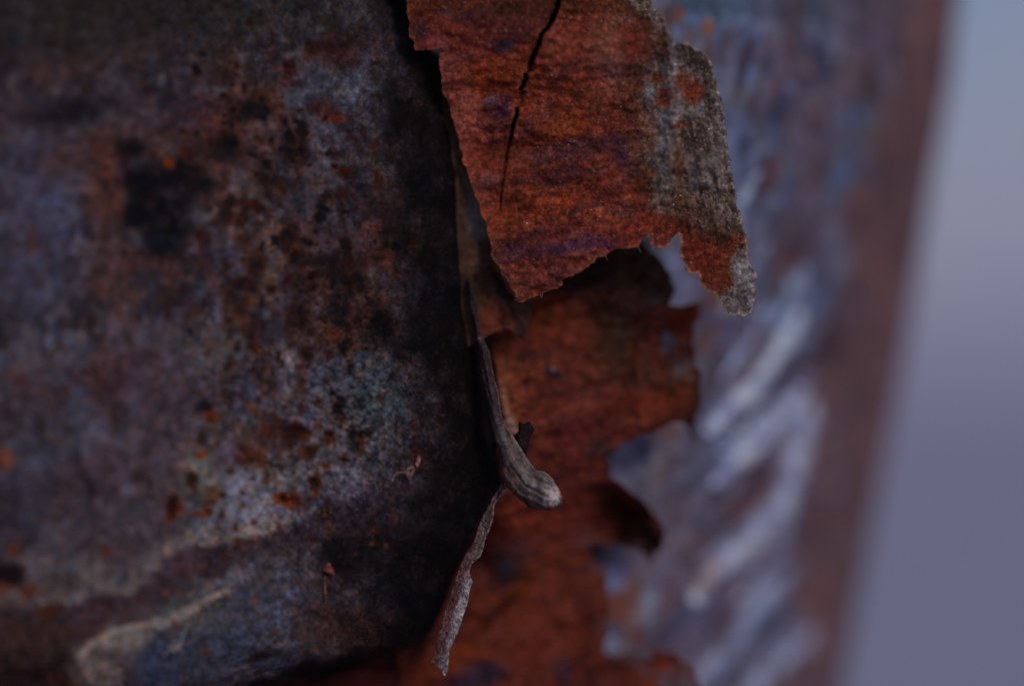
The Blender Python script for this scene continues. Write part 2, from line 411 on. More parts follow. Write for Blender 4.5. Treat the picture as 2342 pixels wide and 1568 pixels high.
def left_colour(X, Y, U):
    n = len(X)
    col = np.tile(np.array([[58., 48, 55]]), (n, 1))
    wx, wy = left_base(X, Y, U)
    f = nA.fbm(X + 400, Y, 150, 190); col = mixc(col, (60, 62, 80), sst(.45, .75, f) * .8)
    f = nB.fbm(X + 90, Y + 50, 120, 150); col = mixc(col, (74, 48, 46), sst(.5, .8, f) * .8)
    f = nC.fbm(X, Y, 60, 70); col = mixc(col, (84, 80, 86), sst(.55, .85, f) * .6)
    f = nD.fbm(X, Y, 48, 60); col = mixc(col, (34, 28, 34), sst(.52, .8, f) * .75)
    f = nA.fbm(X, Y + 900, 26, 30); col = mixc(col, (40, 27, 27), sst(.58, .82, f) * .7)
    f = nB.fbm(X, Y + 700, 22, 26); col = mixc(col, (88, 86, 98), sst(.60, .9, f) * .5)
    f = nC.fbm(X + 70, Y + 700, 18, 22); col = mixc(col, (76, 52, 44), sst(.64, .86, f) * .3)
    Xw, Yw = X + wx, Y + wy
    big = [
        (450, -10, 620, 120, 0, (32, 31, 30), .75, .8), (200, 60, 260, 90, 0, (38, 33, 34), .7, .8),
        (90, 440, 90, 150, 0, (66, 66, 88), .75, .8), (60, 620, 80, 90, 0, (60, 60, 78), .6, .8),
        (250, 330, 160, 40, -15, (68, 46, 44), .8, .7), (245, 430, 50, 110, 0, (76, 44, 40), .85, .6), (330, 600, 110, 40, 0, (68, 42, 42), .7, .8),
        (480, 290, 60, 45, 0, (72, 42, 40), .8, .7), (170, 255, 95, 30, -5, (22, 20, 27), .85, .7), (75, 250, 60, 40, 0, (38, 28, 32), .6, .8),
        (300, 335, 32, 22, 0, BLACK, .9, .6), (330, 415, 55, 42, 0, BLACK, .95, .5), (420, 390, 60, 38, 15, BLACK, .92, .5), (370, 450, 70, 50, 0, (14, 14, 18), .95, .5),
        (385, 505, 56, 54, 0, (10, 11, 14), .92, .6), (310, 490, 35, 34, 0, BLACK, .95, .5), (370, 560, 40, 30, 0, (16, 20, 28), .8, .6),
        (455, 425, 38, 18, 20, BLACK, .85, .6), (383, 440, 26, 12, 0, (52, 36, 44), .8, .8), (345, 470, 12, 16, 0, (44, 30, 34), .7, .8), (410, 480, 18, 10, 20, (40, 34, 46), .7, .8), (350, 392, 20, 10, 0, (44, 26, 24), .8, .8), (385, 368, 17, 13, 0, (104, 50, 16), .9, .7), (335, 355, 26, 10, 0, (56, 28, 16), .7, .8),
        (572, 248, 48, 24, -25, (20, 16, 18), .9, .6), (590, 240, 26, 11, -20, (8, 14, 18), .9, .6), (600, 215, 28, 20, 0, (56, 34, 22), .7, .8),
        (518, 338, 32, 34, 0, (26, 19, 21), .9, .5), (530, 330, 18, 14, 0, BLACK, .8, .6), (495, 320, 20, 20, 0, (36, 24, 24), .7, .7), (635, 412, 46, 18, 10, (28, 18, 18), .9, .6), (610, 400, 22, 20, 0, BLACK, .6, .7),
        (678, 345, 34, 32, 0, (22, 16, 18), .92, .5), (662, 155, 16, 20, 0, (46, 18, 16), .9, .6), (672, 190, 20, 12, 0, (42, 22, 24), .7, .7), (716, 122, 18, 20, 0, (48, 22, 18), .85, .7),
        (772, 112, 44, 26, 0, (44, 24, 26), .85, .7), (728, 242, 20, 24, 25, (44, 24, 26), .85, .6), (764, 272, 26, 14, 10, (68, 30, 22), .85, .6), (520, 172, 24, 16, 0, (38, 24, 24), .8, .7),
        (600, 315, 18, 10, 0, (52, 28, 22), .7, .7), (455, 335, 40, 20, 0, (40, 24, 28), .6, .8), (420, 250, 60, 50, 0, (44, 34, 46), .6, .8),
        (805, 205, 62, 34, -8, (64, 68, 78), .85, .7), (690, 215, 40, 25, 0, (58, 62, 70), .7, .8), (640, 70, 60, 30, 0, (56, 50, 54), .6, .8),
        (860, 330, 40, 90, 0, (44, 44, 50), .5, .8), (730, 420, 50, 40, 0, (70, 58, 60), .7, .8), (570, 440, 60, 40, 0, (68, 60, 62), .6, .8),
        (455, 537, 17, 15, 0, (48, 22, 16), .9, .6), (550, 548, 14, 12, 0, (50, 24, 18), .85, .6), (582, 600, 22, 44, 0, (36, 22, 24), .9, .5), (560, 655, 44, 16, 0, (34, 22, 24), .8, .7),
        (515, 595, 32, 40, 0, (62, 62, 80), .8, .7), (540, 690, 20, 12, 0, (34, 34, 40), .8, .7), (590, 690, 24, 12, 0, (64, 40, 26), .7, .7),
        (625, 545, 40, 32, 0, (88, 74, 70), .8, .7), (610, 630, 22, 46, 0, (84, 70, 62), .8, .7), (650, 600, 26, 16, 0, (76, 60, 54), .7, .8),
        (690, 600, 28, 18, 0, (26, 20, 20), .9, .6), (730, 598, 26, 20, 0, (22, 22, 28), .9, .6), (770, 610, 34, 44, 0, (22, 16, 18), .9, .5), (800, 640, 40, 46, 0, (24, 18, 19), .85, .6),
        (765, 560, 50, 26, 0, (66, 52, 62), .7, .8), (845, 530, 26, 14, -30, (84, 46, 38), .8, .6), (890, 600, 14, 28, 10, (92, 48, 40), .9, .6), (872, 575, 20, 20, 0, (36, 22, 22), .7, .8),
        (775, 710, 30, 36, 0, (20, 17, 22), .9, .5), (675, 726, 32, 34, 0, (42, 20, 20), .95, .35), (676, 724, 18, 20, 0, (54, 40, 44), .6, .8), (690, 742, 22, 14, 0, (26, 15, 15), .85, .6), (764, 756, 24, 10, 0, (64, 30, 16), .8, .6),
        (562, 748, 11, 15, 0, (78, 32, 18), .9, .6), (594, 800, 14, 11, -30, (76, 38, 22), .9, .6), (535, 735, 18, 20, 0, (82, 76, 72), .6, .8), (825, 730, 24, 24, 0, (40, 28, 24), .8, .7),
        (870, 750, 30, 46, 0, (14, 12, 14), .92, .5), (830, 735, 22, 16, 0, (44, 26, 22), .8, .7), (735, 790, 30, 30, 0, (50, 30, 30), .8, .6), (808, 790, 22, 14, -10, (72, 34, 22), .9, .6),
        (660, 830, 20, 56, 8, (112, 102, 108), .85, .6), (640, 790, 26, 18, 0, (96, 88, 94), .7, .7), (692, 865, 8, 40, 6, (66, 28, 14), .95, .6), (705, 840, 10, 34, 10, (52, 26, 28), .8, .6), (690, 942, 36, 26, 0, (98, 90, 106), .85, .6), (715, 920, 14, 14, 0, (106, 98, 104), .7, .7),
        (764, 862, 13, 22, 0, (60, 24, 12), .98, .35), (764, 862, 6, 12, 0, (30, 15, 12), .9, .5), (831, 858, 11, 13, 0, (92, 40, 20), .95, .45), (734, 906, 11, 13, 0, (90, 46, 26), .9, .5), (800, 900, 12, 6, -40, (70, 34, 22), .8, .6),
        (800, 870, 90, 60, 0, (62, 74, 92), .65, .9), (800, 960, 90, 90, 0, (74, 80, 92), .55, .9), (860, 920, 70, 70, 0, (52, 60, 62), .6, .9),
        (475, 957, 15, 18, 0, (96, 42, 18), .95, .4), (472, 962, 6, 6, 0, (40, 20, 14), .8, .6), (672, 985, 30, 18, 12, (42, 19, 16), .97, .4), (625, 975, 26, 13, -30, (54, 28, 20), .9, .6), (690, 1000, 18, 6, 0, (88, 38, 16), .8, .6),
        (753, 995, 16, 17, 0, (74, 30, 20), .95, .4), (750, 991, 8, 7, 0, (26, 14, 14), .9, .5), (555, 1036, 24, 30, 0, (58, 30, 18), .93, .45), (545, 1018, 12, 10, 0, (38, 22, 20), .9, .6), (592, 1040, 8, 24, 0, (84, 38, 18), .85, .6),
        (520, 1035, 26, 30, 0, (72, 58, 82), .6, .8), (684, 1030, 8, 9, 0, (104, 46, 18), .95, .5), (456, 1037, 11, 12, 0, (96, 44, 20), .95, .5), (590, 945, 8, 8, 0, (92, 48, 26), .8, .6),
        (714, 1096, 14, 14, 0, (54, 24, 14), .97, .35), (714, 1095, 7, 7, 0, (24, 14, 14), .9, .5), (709, 1118, 7, 9, 0, (92, 50, 26), .7, .7), (650, 1147, 30, 15, 0, (94, 38, 14), .97, .35), (648, 1146, 13, 8, 0, (34, 18, 18), .95, .4), (680, 1142, 12, 13, 0, (50, 22, 22), .85, .5),
        (485, 1121, 13, 13, 0, (92, 64, 34), .85, .6), (394, 1156, 20, 28, 8, (60, 24, 12), .98, .35), (396, 1154, 12, 18, 8, (28, 14, 14), .93, .4), (384, 1178, 8, 8, 0, (90, 40, 18), .8, .6), (466, 1169, 11, 13, -20, (98, 46, 18), .95, .5),
        (603, 1104, 13, 9, -30, (84, 44, 28), .85, .6), (240, 1259, 12, 9, 0, (82, 34, 24), .9, .6), (33, 1254, 10, 12, 0, (92, 44, 24), .85, .6), (14, 1312, 40, 26, 8, (22, 14, 18), .98, .45), (0, 1340, 30, 12, 0, (84, 42, 24), .7, .7),
        (68, 1352, 18, 16, 0, (70, 34, 20), .85, .6), (115, 1394, 26, 14, -10, (66, 34, 16), .9, .6), (10, 1050, 18, 24, 0, (110, 62, 44), .8, .6), (30, 1180, 30, 50, 0, (44, 36, 46), .7, .8),
    ]
    col = blobs(col, Xw * .35 + X * .65, Yw * .35 + Y * .65, big[:12])
    pale = [
        (470, 1060, 100, 90, 0, (92, 88, 90), .7, .85), (320, 890, 30, 60, 0, (78, 80, 96), .75, .8), (200, 980, 30, 80, -20, (84, 86, 104), .75, .8), (270, 1010, 60, 40, 0, (86, 80, 88), .6, .8),
        (100, 1010, 60, 80, 0, (66, 68, 84), .6, .9), (290, 780, 60, 50, 0, (72, 66, 78), .6, .9), (500, 790, 50, 50, 0, (86, 82, 84), .6, .9), (445, 830, 60, 60, 0, (80, 78, 82), .6, .9),
        (290, 870, 55, 50, 0, (62, 42, 52), .7, .8), (250, 1060, 55, 50, 0, (66, 48, 58), .75, .7), (380, 1030, 50, 60, 0, (72, 56, 64), .7, .8), (430, 920, 60, 50, 0, (62, 54, 64), .6, .9), (90, 880, 60, 60, 0, (58, 48, 56), .6, .9),
        (395, 860, 50, 50, 0, (62, 52, 62), .6, .8), (220, 1230, 110, 70, -10, (64, 56, 62), .75, .8), (330, 1180, 60, 50, 0, (74, 68, 78), .7, .8),
        (60, 1100, 60, 60, -30, (66, 66, 82), .6, .8), (130, 1240, 40, 60, 0, (84, 80, 88), .6, .8), (20, 1110, 30, 90, 0, (54, 48, 60), .6, .8),
        (560, 1170, 110, 52, -22, (112, 112, 122), .85, .7), (560, 1120, 50, 60, 0, (112, 116, 136), .75, .8), (555, 1215, 60, 22, -15, (140, 132, 132), .8, .7), (640, 1090, 80, 40, -30, (98, 92, 90), .7, .8), (490, 1215, 60, 34, -20, (92, 92, 102), .8, .7),
        (380, 1265, 80, 34, -28, (92, 86, 90), .85, .7), (460, 1080, 34, 34, 0, (112, 106, 98), .7, .8), (200, 1300, 60, 30, 20, (96, 90, 92), .8, .7),
        (60, 1300, 60, 50, 20, (92, 84, 88), .7, .8), (700, 1060, 60, 40, 0, (80, 78, 82), .6, .9), (800, 1110, 60, 40, 0, (94, 88, 98), .8, .7), (815, 1133, 36, 16, -20, (118, 108, 116), .8, .6), (870, 1050, 60, 50, 0, (58, 60, 68), .7, .8),
    ]
    col = blobs(col, Xw * .6 + X * .4, Yw * .6 + Y * .4, pale)
    # lower edge of the pale bark, then the brown band beneath it
    band = [(-40, 1440), (100, 1432), (200, 1408), (310, 1385), (400, 1330), (450, 1275), (560, 1268), (640, 1240), (760, 1190), (900, 1170)]
    rim = [(-30, 1372), (60, 1385), (120, 1370), (200, 1345), (290, 1340), (350, 1305), (410, 1262), (450, 1235), (560, 1222), (640, 1195), (720, 1160)]
    w = stroke_w(Xw * .5 + X * .5, Yw * .5 + Y * .5, rim, [22, 28, 26, 28, 24, 22, 22, 18, 16, 12, 8], .95); col = mixc(col, (100, 92, 90), w * .62)
    w = stroke_w(Xw * .5 + X * .5, Yw * .5 + Y * .5, band, [56, 46, 34, 30, 30, 26, 26, 26, 30, 20], .45); col = mixc(col, (52, 38, 43), w * .9)
    low = [
        (60, 1500, 150, 76, 0, (50, 36, 34), .92, .4), (60, 1450, 120, 30, 0, (54, 36, 34), .8, .5), (20, 1560, 220, 26, 0, (34, 20, 22), .9, .6), (150, 1560, 60, 18, 0, (60, 32, 22), .7, .7),
        (330, 1460, 80, 60, 0, (70, 64, 70), .5, .9), (620, 1330, 150, 60, -20, (66, 66, 76), .7, .8), (560, 1430, 200, 90, -8, (58, 58, 68), .85, .7), (500, 1500, 220, 60, -8, (54, 58, 72), .8, .7),
        (660, 1390, 60, 60, 0, (72, 72, 90), .7, .8), (430, 1400, 80, 40, -20, (78, 74, 74), .8, .7), (520, 1330, 70, 16, -20, (88, 84, 92), .7, .8), (400, 1290, 50, 20, -30, (60, 44, 54), .8, .7),
        (360, 1530, 44, 50, 0, (54, 60, 82), .85, .6), (640, 1470, 60, 24, -10, (72, 72, 84), .7, .8), (720, 1500, 60, 14, -8, (76, 66, 78), .8, .7),
    ]
    col = blobs(col, Xw * .4 + X * .6, Yw * .4 + Y * .6, low)
    # pale tongue at the bottom
    tong = [(225, 1530), (270, 1475), (350, 1435), (430, 1400), (520, 1350)]
    w = stroke_w(Xw * .3 + X * .7, Yw * .3 + Y * .7, tong, [60, 48, 18, 11, 7], .5)
    col = mixc(col, (112, 101, 97), w * .88)
    w = stroke_w(X, Y, [(180, 1500), (215, 1468), (270, 1440), (340, 1424)], [7, 7, 6, 4], .9); col = mixc(col, (148, 136, 130), w * .7)
    col = blobs(col, Xw * .2 + X * .8, Yw * .2 + Y * .8, [(255, 1500, 6, 5, 0, (60, 40, 40), .9, .6), (215, 1490, 5, 4, 0, (70, 50, 48), .9, .6), (275, 1520, 5, 8, 0, (66, 46, 46), .8, .6), (230, 1540, 6, 4, 0, (70, 48, 46), .9, .6), (300, 1490, 5, 4, 0, (74, 50, 46), .8, .6)])
    # crevice shade along the cleft, painted dark into the bark colour
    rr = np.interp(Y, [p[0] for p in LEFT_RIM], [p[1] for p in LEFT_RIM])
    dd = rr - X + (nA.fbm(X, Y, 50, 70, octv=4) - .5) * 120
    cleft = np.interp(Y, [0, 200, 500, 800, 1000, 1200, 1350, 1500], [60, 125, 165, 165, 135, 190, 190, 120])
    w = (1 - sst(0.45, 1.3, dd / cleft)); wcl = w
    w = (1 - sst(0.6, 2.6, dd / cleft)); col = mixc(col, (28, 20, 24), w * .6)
    low2 = [
        (800, 1270, 60, 50, 0, (16, 12, 14), .9, .6), (860, 1220, 60, 40, 0, (22, 17, 20), .8, .7), (860, 1150, 120, 34, -12, (38, 32, 42), .7, .8), (690, 1230, 60, 26, -20, (50, 40, 48), .8, .7),
        (740, 1430, 70, 60, 0, (54, 36, 32), .75, .8), (850, 1440, 90, 50, -10, (44, 26, 24), .7, .8), (905, 1340, 50, 60, 0, (26, 22, 30), .7, .8), (600, 1500, 60, 10, -15, (34, 18, 20), .8, .7),
        (790, 1540, 90, 22, -16, (76, 34, 24), .85, .6), (700, 1560, 60, 14, -10, (84, 42, 36), .8, .6), (640, 1540, 60, 8, -6, (82, 60, 56), .6, .8), (905, 1500, 60, 26, 0, (74, 34, 20), .7, .7),
        (905, 1185, 12, 8, 0, (82, 40, 34), .8, .6), (930, 1310, 6, 6, 0, (90, 50, 28), .8, .6), (848, 1242, 6, 5, 0, (104, 60, 24), .8, .6), (885, 1242, 8, 6, 0, (86, 42, 20), .8, .6),
        (1010, 780, 10, 14, 0, (64, 32, 24), .8, .6), (1050, 760, 6, 8, 0, (60, 30, 22), .8, .6), (975, 660, 36, 34, 0, (66, 58, 76), .75, .8), (1015, 640, 20, 12, 0, (52, 36, 36), .7, .8),
        (1040, 620, 10, 10, 0, (72, 40, 34), .8, .7), (940, 670, 30, 30, 0, (58, 50, 62), .6, .9), (955, 240, 10, 16, 0, (64, 46, 40), .7, .7), (930, 150, 20, 26, 0, (48, 44, 50), .6, .8),
    ]
    col = blobs(col, Xw * .4 + X * .6, Yw * .4 + Y * .6, low2)
    halo = [(q[0] + 2, q[1] + 3, q[2] * 1.35 + 3, q[3] * 1.35 + 3, q[4], (70, 38, 28), .35, .8) for q in big[12:] if sum(q[5]) < 130 and q[0] > 420]
    col = blobs(col, Xw * .5 + X * .5, Yw * .5 + Y * .5, halo)
    col = blobs(col, Xw * .45 + X * .55, Yw * .45 + Y * .55, big[12:])
    rs = np.random.RandomState(77); pits = []
    for i in range(150):
        t = rs.rand(); cx0 = 520 + 330 * t + rs.randn() * 90; cy0 = 230 + 640 * t + rs.randn() * 110
        if cx0 > 950: continue
        r0 = 3 + 13 * rs.rand() ** 2; k = rs.uniform(.7, 1.6)
        pits.append((cx0, cy0, r0 * 1.6, r0 * 1.6 * k, rs.uniform(-30, 30), (64, 40, 34), .3, .85))
        pits.append((cx0, cy0, r0, r0 * k, rs.uniform(-30, 30), [(20, 13, 14), (30, 16, 13), (16, 14, 19), (46, 20, 13)][rs.randint(4)], .96, .45))
    for i in range(60):
        cx0 = rs.uniform(380, 780); cy0 = rs.uniform(900, 1250); r0 = 2.5 + 6 * rs.rand() ** 2
        pits.append((cx0, cy0, r0 * 1.5, r0 * 1.6, 0, (86, 42, 24), .5, .8)); pits.append((cx0, cy0, r0 * .8, r0, 0, (44, 22, 16), .7, .6))
    col = blobs(col, Xw * .3 + X * .7 + (nC.fbm(X, Y, 9) - .5) * 7, Yw * .3 + Y * .7 + (nD.fbm(X, Y, 9) - .5) * 7, pits)
    rs = np.random.RandomState(7)
    sp = blobs_random(rs, 170, (440, 960), (300, 1100), (3, 15), [(38, 20, 18), (34, 20, 20), (50, 25, 18), (22, 15, 17)], (0.6, .97), (1, 1.8))
    sp += blobs_random(rs, 40, (380, 760), (900, 1520), (3, 8), [RUST, DRUST, (90, 48, 26)], (0.4, .85), (1, 1.8))
    sp += blobs_random(rs, 90, (0, 700), (100, 1000), (6, 26), [BROWN, (44, 30, 36), (78, 50, 44), (40, 38, 48)], (.3, .7), (1, 1.8))
    sp += blobs_random(rs, 40, (600, 980), (1200, 1480), (3, 12), [BROWN, (60, 34, 26), (22, 16, 18)], (.4, .8), (1, 2.2), (-40, 0))
    col = blobs(col, Xw * .4 + X * .6, Yw * .4 + Y * .6, sp)
    # fine crumbly grain, rising to the middle where the bark is in focus
    g = nB.fbm(X, Y, 7.5, 7.5, octv=3, gain=.8); g2 = nC.fbm(X, Y, 16, 16, octv=3)
    amp = 0.16 + 0.16 * sst(350, 700, X) + .40 * np.exp(-(((X - 800) / 150) ** 2 + ((Y - 960) / 190) ** 2))
    col = col * (1 + (g - .5)[:, None] * amp[:, None] * 1.9) * (1 + (g2 - .5)[:, None] * .45)
    sparkle = sst(.80, .97, nD.fbm(X, Y, 5.5, 5.5, octv=2, gain=.8)) * sst(.4, .8, nA.fbm(X, Y, 70)) * sst(300, 700, X)
    col = mixc(col, (130, 122, 122), sparkle * .5 * np.exp(-(((X - 780) / 170) ** 2 + ((Y - 980) / 220) ** 2)))
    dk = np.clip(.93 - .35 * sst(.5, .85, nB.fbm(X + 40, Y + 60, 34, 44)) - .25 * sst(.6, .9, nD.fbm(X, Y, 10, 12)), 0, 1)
    col = mixc(col, (9, 7, 8), wcl * dk)  # near-black crevice shade laid over the bark colour
    hue = (nA.fbm(X + 30, Y, 12, 14, octv=3) - .5)
    col = col * np.stack([1 + hue * .2, 1 + hue * .0, 1 - hue * .2], -1)
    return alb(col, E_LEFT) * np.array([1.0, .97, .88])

def left_relief(X, Y, U):
    r = (nA.fbm(X, Y, 240) - .5) * 0.0030 + (nB.fbm(X, Y, 80) - .5) * 0.0006 + (nC.fbm(X, Y, 18) - .5) * 0.0002 + (nD.fbm(X, Y, 6, octv=3) - .5) * 0.00009
    # the plate edge along the pale rim steps down into the brown band
    rim = [(-60, 1392), (60, 1405), (120, 1390), (200, 1367), (290, 1362), (350, 1325), (410, 1282), (450, 1252), (560, 1242), (640, 1212), (720, 1175)]
    w = stroke_w(X, Y, [(a, b + 22) for a, b in rim], 34, .95); r -= w * 0.0004
    tong = [(225, 1530), (270, 1475), (350, 1435), (430, 1400), (520, 1350)]
    r += stroke_w(X, Y, tong, [52, 40, 20, 14, 9], .6) * 0.0004
    for (x, y, rx, ry) in [(370, 460, 80, 80), (675, 726, 26, 28), (764, 862, 10, 18), (394, 1156, 15, 22), (650, 1147, 22, 11), (714, 1096, 10, 10), (753, 995, 12, 12), (672, 985, 24, 14), (555, 1036, 18, 24), (870, 750, 26, 40), (518, 338, 28, 28), (678, 345, 30, 30)]:
        d = np.hypot((X - x) / rx, (Y - y) / ry)
        r += (np.exp(-((d - 1.15) / .3) ** 2) * 0.35 - np.exp(-(d / .8) ** 2)) * 0.00035
    return r

E_LEFT, E_RIGHT, E_RED = 0.58, 0.56, 0.50

m_left = material("dark_mottled_bark", rough=.85, grain=3400, grain_amt=.30, bump=.5, spec=.08)
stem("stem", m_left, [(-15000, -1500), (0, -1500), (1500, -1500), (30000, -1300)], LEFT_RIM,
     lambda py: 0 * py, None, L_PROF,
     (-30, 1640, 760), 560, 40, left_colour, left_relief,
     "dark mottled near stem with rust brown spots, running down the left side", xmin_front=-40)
print("left", time.time() - T0)

# ---- pale stem behind, on the right
rA, rB, rC = Noise(21), Noise(22), Noise(23)
RIDGES = [([(1790, 900), (1740, 960), (1660, 1035)], [5, 9, 6], (118, 124, 158)), ([(1815, 1180), (1770, 1270), (1700, 1370)], [6, 9, 7], (112, 110, 134)), ([(1760, 700), (1710, 790), (1650, 870)], [6, 9, 6], (110, 116, 150)), ([(1700, 1190), (1650, 1250), (1600, 1290)], [5, 8, 6], (104, 104, 128)),
          ([(1830, 720), (1790, 790), (1715, 895), (1620, 985)], [12, 20, 22, 14], (142, 148, 188)),
          ([(1850, 860), (1800, 935), (1747, 1000), (1632, 1105)], [10, 20, 20, 12], (136, 138, 172)),
          ([(1860, 930), (1836, 1000), (1812, 1110), (1752, 1200), (1640, 1310), (1590, 1372)], [12, 22, 28, 28, 20, 12], (134, 134, 164)),
          ([(1800, 1310), (1750, 1370), (1660, 1485), (1590, 1568)], [14, 20, 20, 16], (116, 114, 136)),
          ([(1850, 1450), (1760, 1530), (1700, 1600)], [16, 26, 24], (118, 118, 142)),
          ([(1740, 400), (1700, 470), (1680, 560)], [8, 12, 8], (126, 136, 168)),
          ([(1830, 620), (1800, 690), (1770, 740)], [8, 12, 8], (104, 108, 132)),
          ([(1760, 560), (1700, 660), (1650, 720)], [8, 14, 8], (98, 102, 126))]
def right_colour(X, Y, U):
    n = len(X)
    col = np.tile(np.array([[86., 74, 86]]), (n, 1))
    # streaks lean over: up to the right
    lean = np.interp(Y, [0, 500, 1000, 1568], [0.10, 0.25, .6, .75])
    S = X + Y * 0 + (Y - 784) * lean * (X < 1900) * .9; Tt = Y
    f = rA.fbm(S, Tt, 60, 170, rot=0.05); col = mixc(col, (66, 82, 112), sst(.42, .68, f) * .85)
    f = rB.fbm(S, Tt, 50, 140, rot=0.05); col = mixc(col, (70, 52, 60), sst(.45, .68, f) * .85)
    f = rC.fbm(S, Tt, 30, 80, rot=0.05); col = mixc(col, (48, 44, 66), sst(.54, .74, f) * .8)
    f = rA.fbm(S + 300, Tt, 26, 70, rot=0.05); col = mixc(col, (118, 118, 142), sst(.56, .8, f) * .6)
    f = rB.fbm(S + 300, Tt, 24, 50, rot=0.05); col = mixc(col, (104, 74, 64), sst(.64, .86, f) * .55)
    col = blobs(col, X, Y, [(1640, 150, 120, 260, 0, (84, 100, 134), .7, .8), (1720, 430, 70, 200, 0, (80, 92, 122), .5, .8), (1500, 900, 120, 500, 0, (86, 86, 108), .5, .8), (1600, 8, 90, 26, 0, (38, 58, 74), .7, .8), (1850, 20, 160, 40, 0, (62, 62, 70), .5, .8),
                            (1650, 1200, 100, 100, 0, (72, 58, 66), .4, .8)])
    # brown outer side
    bx = np.interp(Y, [-200, 0, 400, 800, 1250, 1700], [2070, 2035, 1975, 1925, 1850, 1790])
    w = sst(-70, 30, X - bx + (rC.fbm(X, Y, 60, 160) - .5) * 170); col = mixc(col, (88, 60, 60), w * .9)
    w = sst(20, 70, X - bx) ; col = mixc(col, (90, 62, 64), w * .5)
    f = rA.fbm(X + 700, Y, 30, 130, rot=.02); col = mixc(col, (64, 46, 50), w * 0 + sst(.5, .75, f) * sst(-60, 20, X - bx) * .6)
    sp = [(1553, 32, 9, 20, 8, (100, 44, 22), .95, .5), (1618, 64, 13, 18, 0, (126, 68, 38), .9, .6), (1580, 85, 16, 20, 0, (110, 72, 66), .6, .8), (1712, 122, 10, 34, 12, (52, 28, 30), .95, .5), (1700, 150, 8, 22, 14, (88, 44, 30), .9, .6),
          (1783, 250, 22, 52, 15, (48, 46, 72), .9, .6), (1990, 195, 16, 52, 3, (44, 38, 44), .9, .6), (1925, 148, 16, 16, 0, (56, 40, 42), .85, .7), (1640, 60, 8, 20, 0, (50, 60, 70), .7, .7),
          (1990, 320, 20, 40, 0, (84, 68, 58), .7, .8), (1840, 430, 12, 36, 20, (84, 52, 50), .7, .7), (1700, 330, 14, 30, 15, (50, 52, 74), .8, .7), (1660, 250, 12, 30, 10, (58, 70, 92), .7, .7), (1690, 220, 24, 30, 10, (96, 80, 72), .6, .8),
          (1900, 790, 26, 50, 15, (58, 38, 42), .9, .6), (1850, 560, 20, 60, 20, (62, 44, 54), .8, .7), (1800, 590, 22, 40, 35, (72, 38, 36), .7, .7), (1870, 380, 30, 90, 10, (98, 90, 110), .6, .8),
          (1725, 1100, 40, 60, 35, (72, 46, 54), .9, .6), (1680, 1160, 26, 44, 35, (84, 54, 56), .7, .7), (1700, 960, 20, 50, 50, (72, 58, 68), .8, .7), (1745, 1050, 50, 16, -50, (52, 38, 50), .8, .7),
          (1770, 1300, 40, 26, -50, (54, 46, 70), .85, .7), (1650, 1420, 46, 36, -50, (60, 54, 80), .85, .7), (1560, 1430, 40, 60, 0, (74, 66, 86), .7, .8), (1720, 1260, 60, 20, -45, (84, 66, 76), .6, .8),
          (1450, 1040, 50, 40, 0, (82, 80, 100), .8, .8), (1430, 1080, 30, 14, -30, (108, 112, 150), .85, .7), (1505, 1080, 26, 40, 0, (110, 102, 104), .7, .8), (1490, 1010, 30, 20, 0, (90, 84, 106), .7, .8), (1540, 1150, 24, 40, 0, (84, 68, 82), .7, .8),
          (1400, 1330, 30, 40, 0, (84, 82, 112), .8, .8), (1440, 1290, 36, 40, 0, (94, 84, 104), .7, .8), (1410, 1320, 16, 34, 0, (96, 104, 146), .7, .8), (1395, 1475, 18, 18, 0, (112, 108, 140), .85, .7), (1480, 1390, 20, 50, 20, (112, 116, 134), .8, .7), (1440, 1350, 24, 40, 10, (90, 54, 44), .7, .8), (1530, 1360, 20, 50, 20, (84, 56, 60), .7, .7),
          (1540, 620, 30, 40, 0, (104, 106, 138), .9, .7), (1570, 660, 40, 34, 0, (96, 98, 130), .8, .8), (1620, 740, 30, 50, 0, (88, 82, 112), .8, .8), (1640, 700, 30, 12, 0, (92, 54, 46), .7, .8), (1680, 620, 50, 60, 40, (96, 84, 104), .6, .8), (1640, 820, 40, 80, 30, (86, 92, 116), .7, .8), (1700, 750, 30, 60, 35, (84, 68, 84), .7, .8),
          (1750, 830, 20, 60, 40, (84, 76, 96), .8, .7), (1690, 860, 20, 60, 40, (76, 84, 108), .7, .8), (1640, 1040, 30, 60, 45, (84, 96, 126), .7, .8)]
    col = blobs(col, X, Y, sp)
    rs = np.random.RandomState(3)
    st = []
    for i in range(150):
        cy0 = rs.uniform(-20, 1568); cx0 = rs.uniform(1400, 1930); ln = np.interp(cy0, [0, 500, 1000, 1568], [10, 20, 42, 46])
        st.append((cx0, cy0, rs.uniform(7, 20), rs.uniform(20, 55), ln + rs.uniform(-8, 8), [(58, 38, 42), (88, 52, 42), (50, 46, 66), (64, 50, 58), (104, 100, 122)][rs.randint(5)], rs.uniform(.4, .8), .7))
    col = blobs(col, X, Y, st)
    rd = sst(.42, .62, rC.fbm(X, Y, 50, 60)) * sst(40, -60, X - np.interp(Y, [1200, 1350, 1568], [1380, 1440, 1600])) * sst(1180, 1300, Y)
    col = mixc(col, (96, 48, 36), rd * .85)
    wx = (rA.fbm(X, Y, 40) - .5) * 26
    for pts, wd, c in RIDGES:
        w = stroke_w(X + wx, Y, pts, [q * .92 for q in wd], .85); col = mixc(col, np.array(c) * np.array([1.22, 1.27, 1.27]), w * (.55 + .45 * sst(.25, .6, rB.fbm(X, Y, 36))))
    w = stroke_w(X, Y, [(1640, 1290), (1600, 1350)], [16, 14], .7); col = mixc(col, (150, 122, 118), w * .8)
    g = rB.fbm(X, Y, 14, 20, octv=3); col = col * (1 + (g - .5)[:, None] * .35)
    return alb(col, E_RIGHT) * np.array([1.10, 1.15, 1.06])
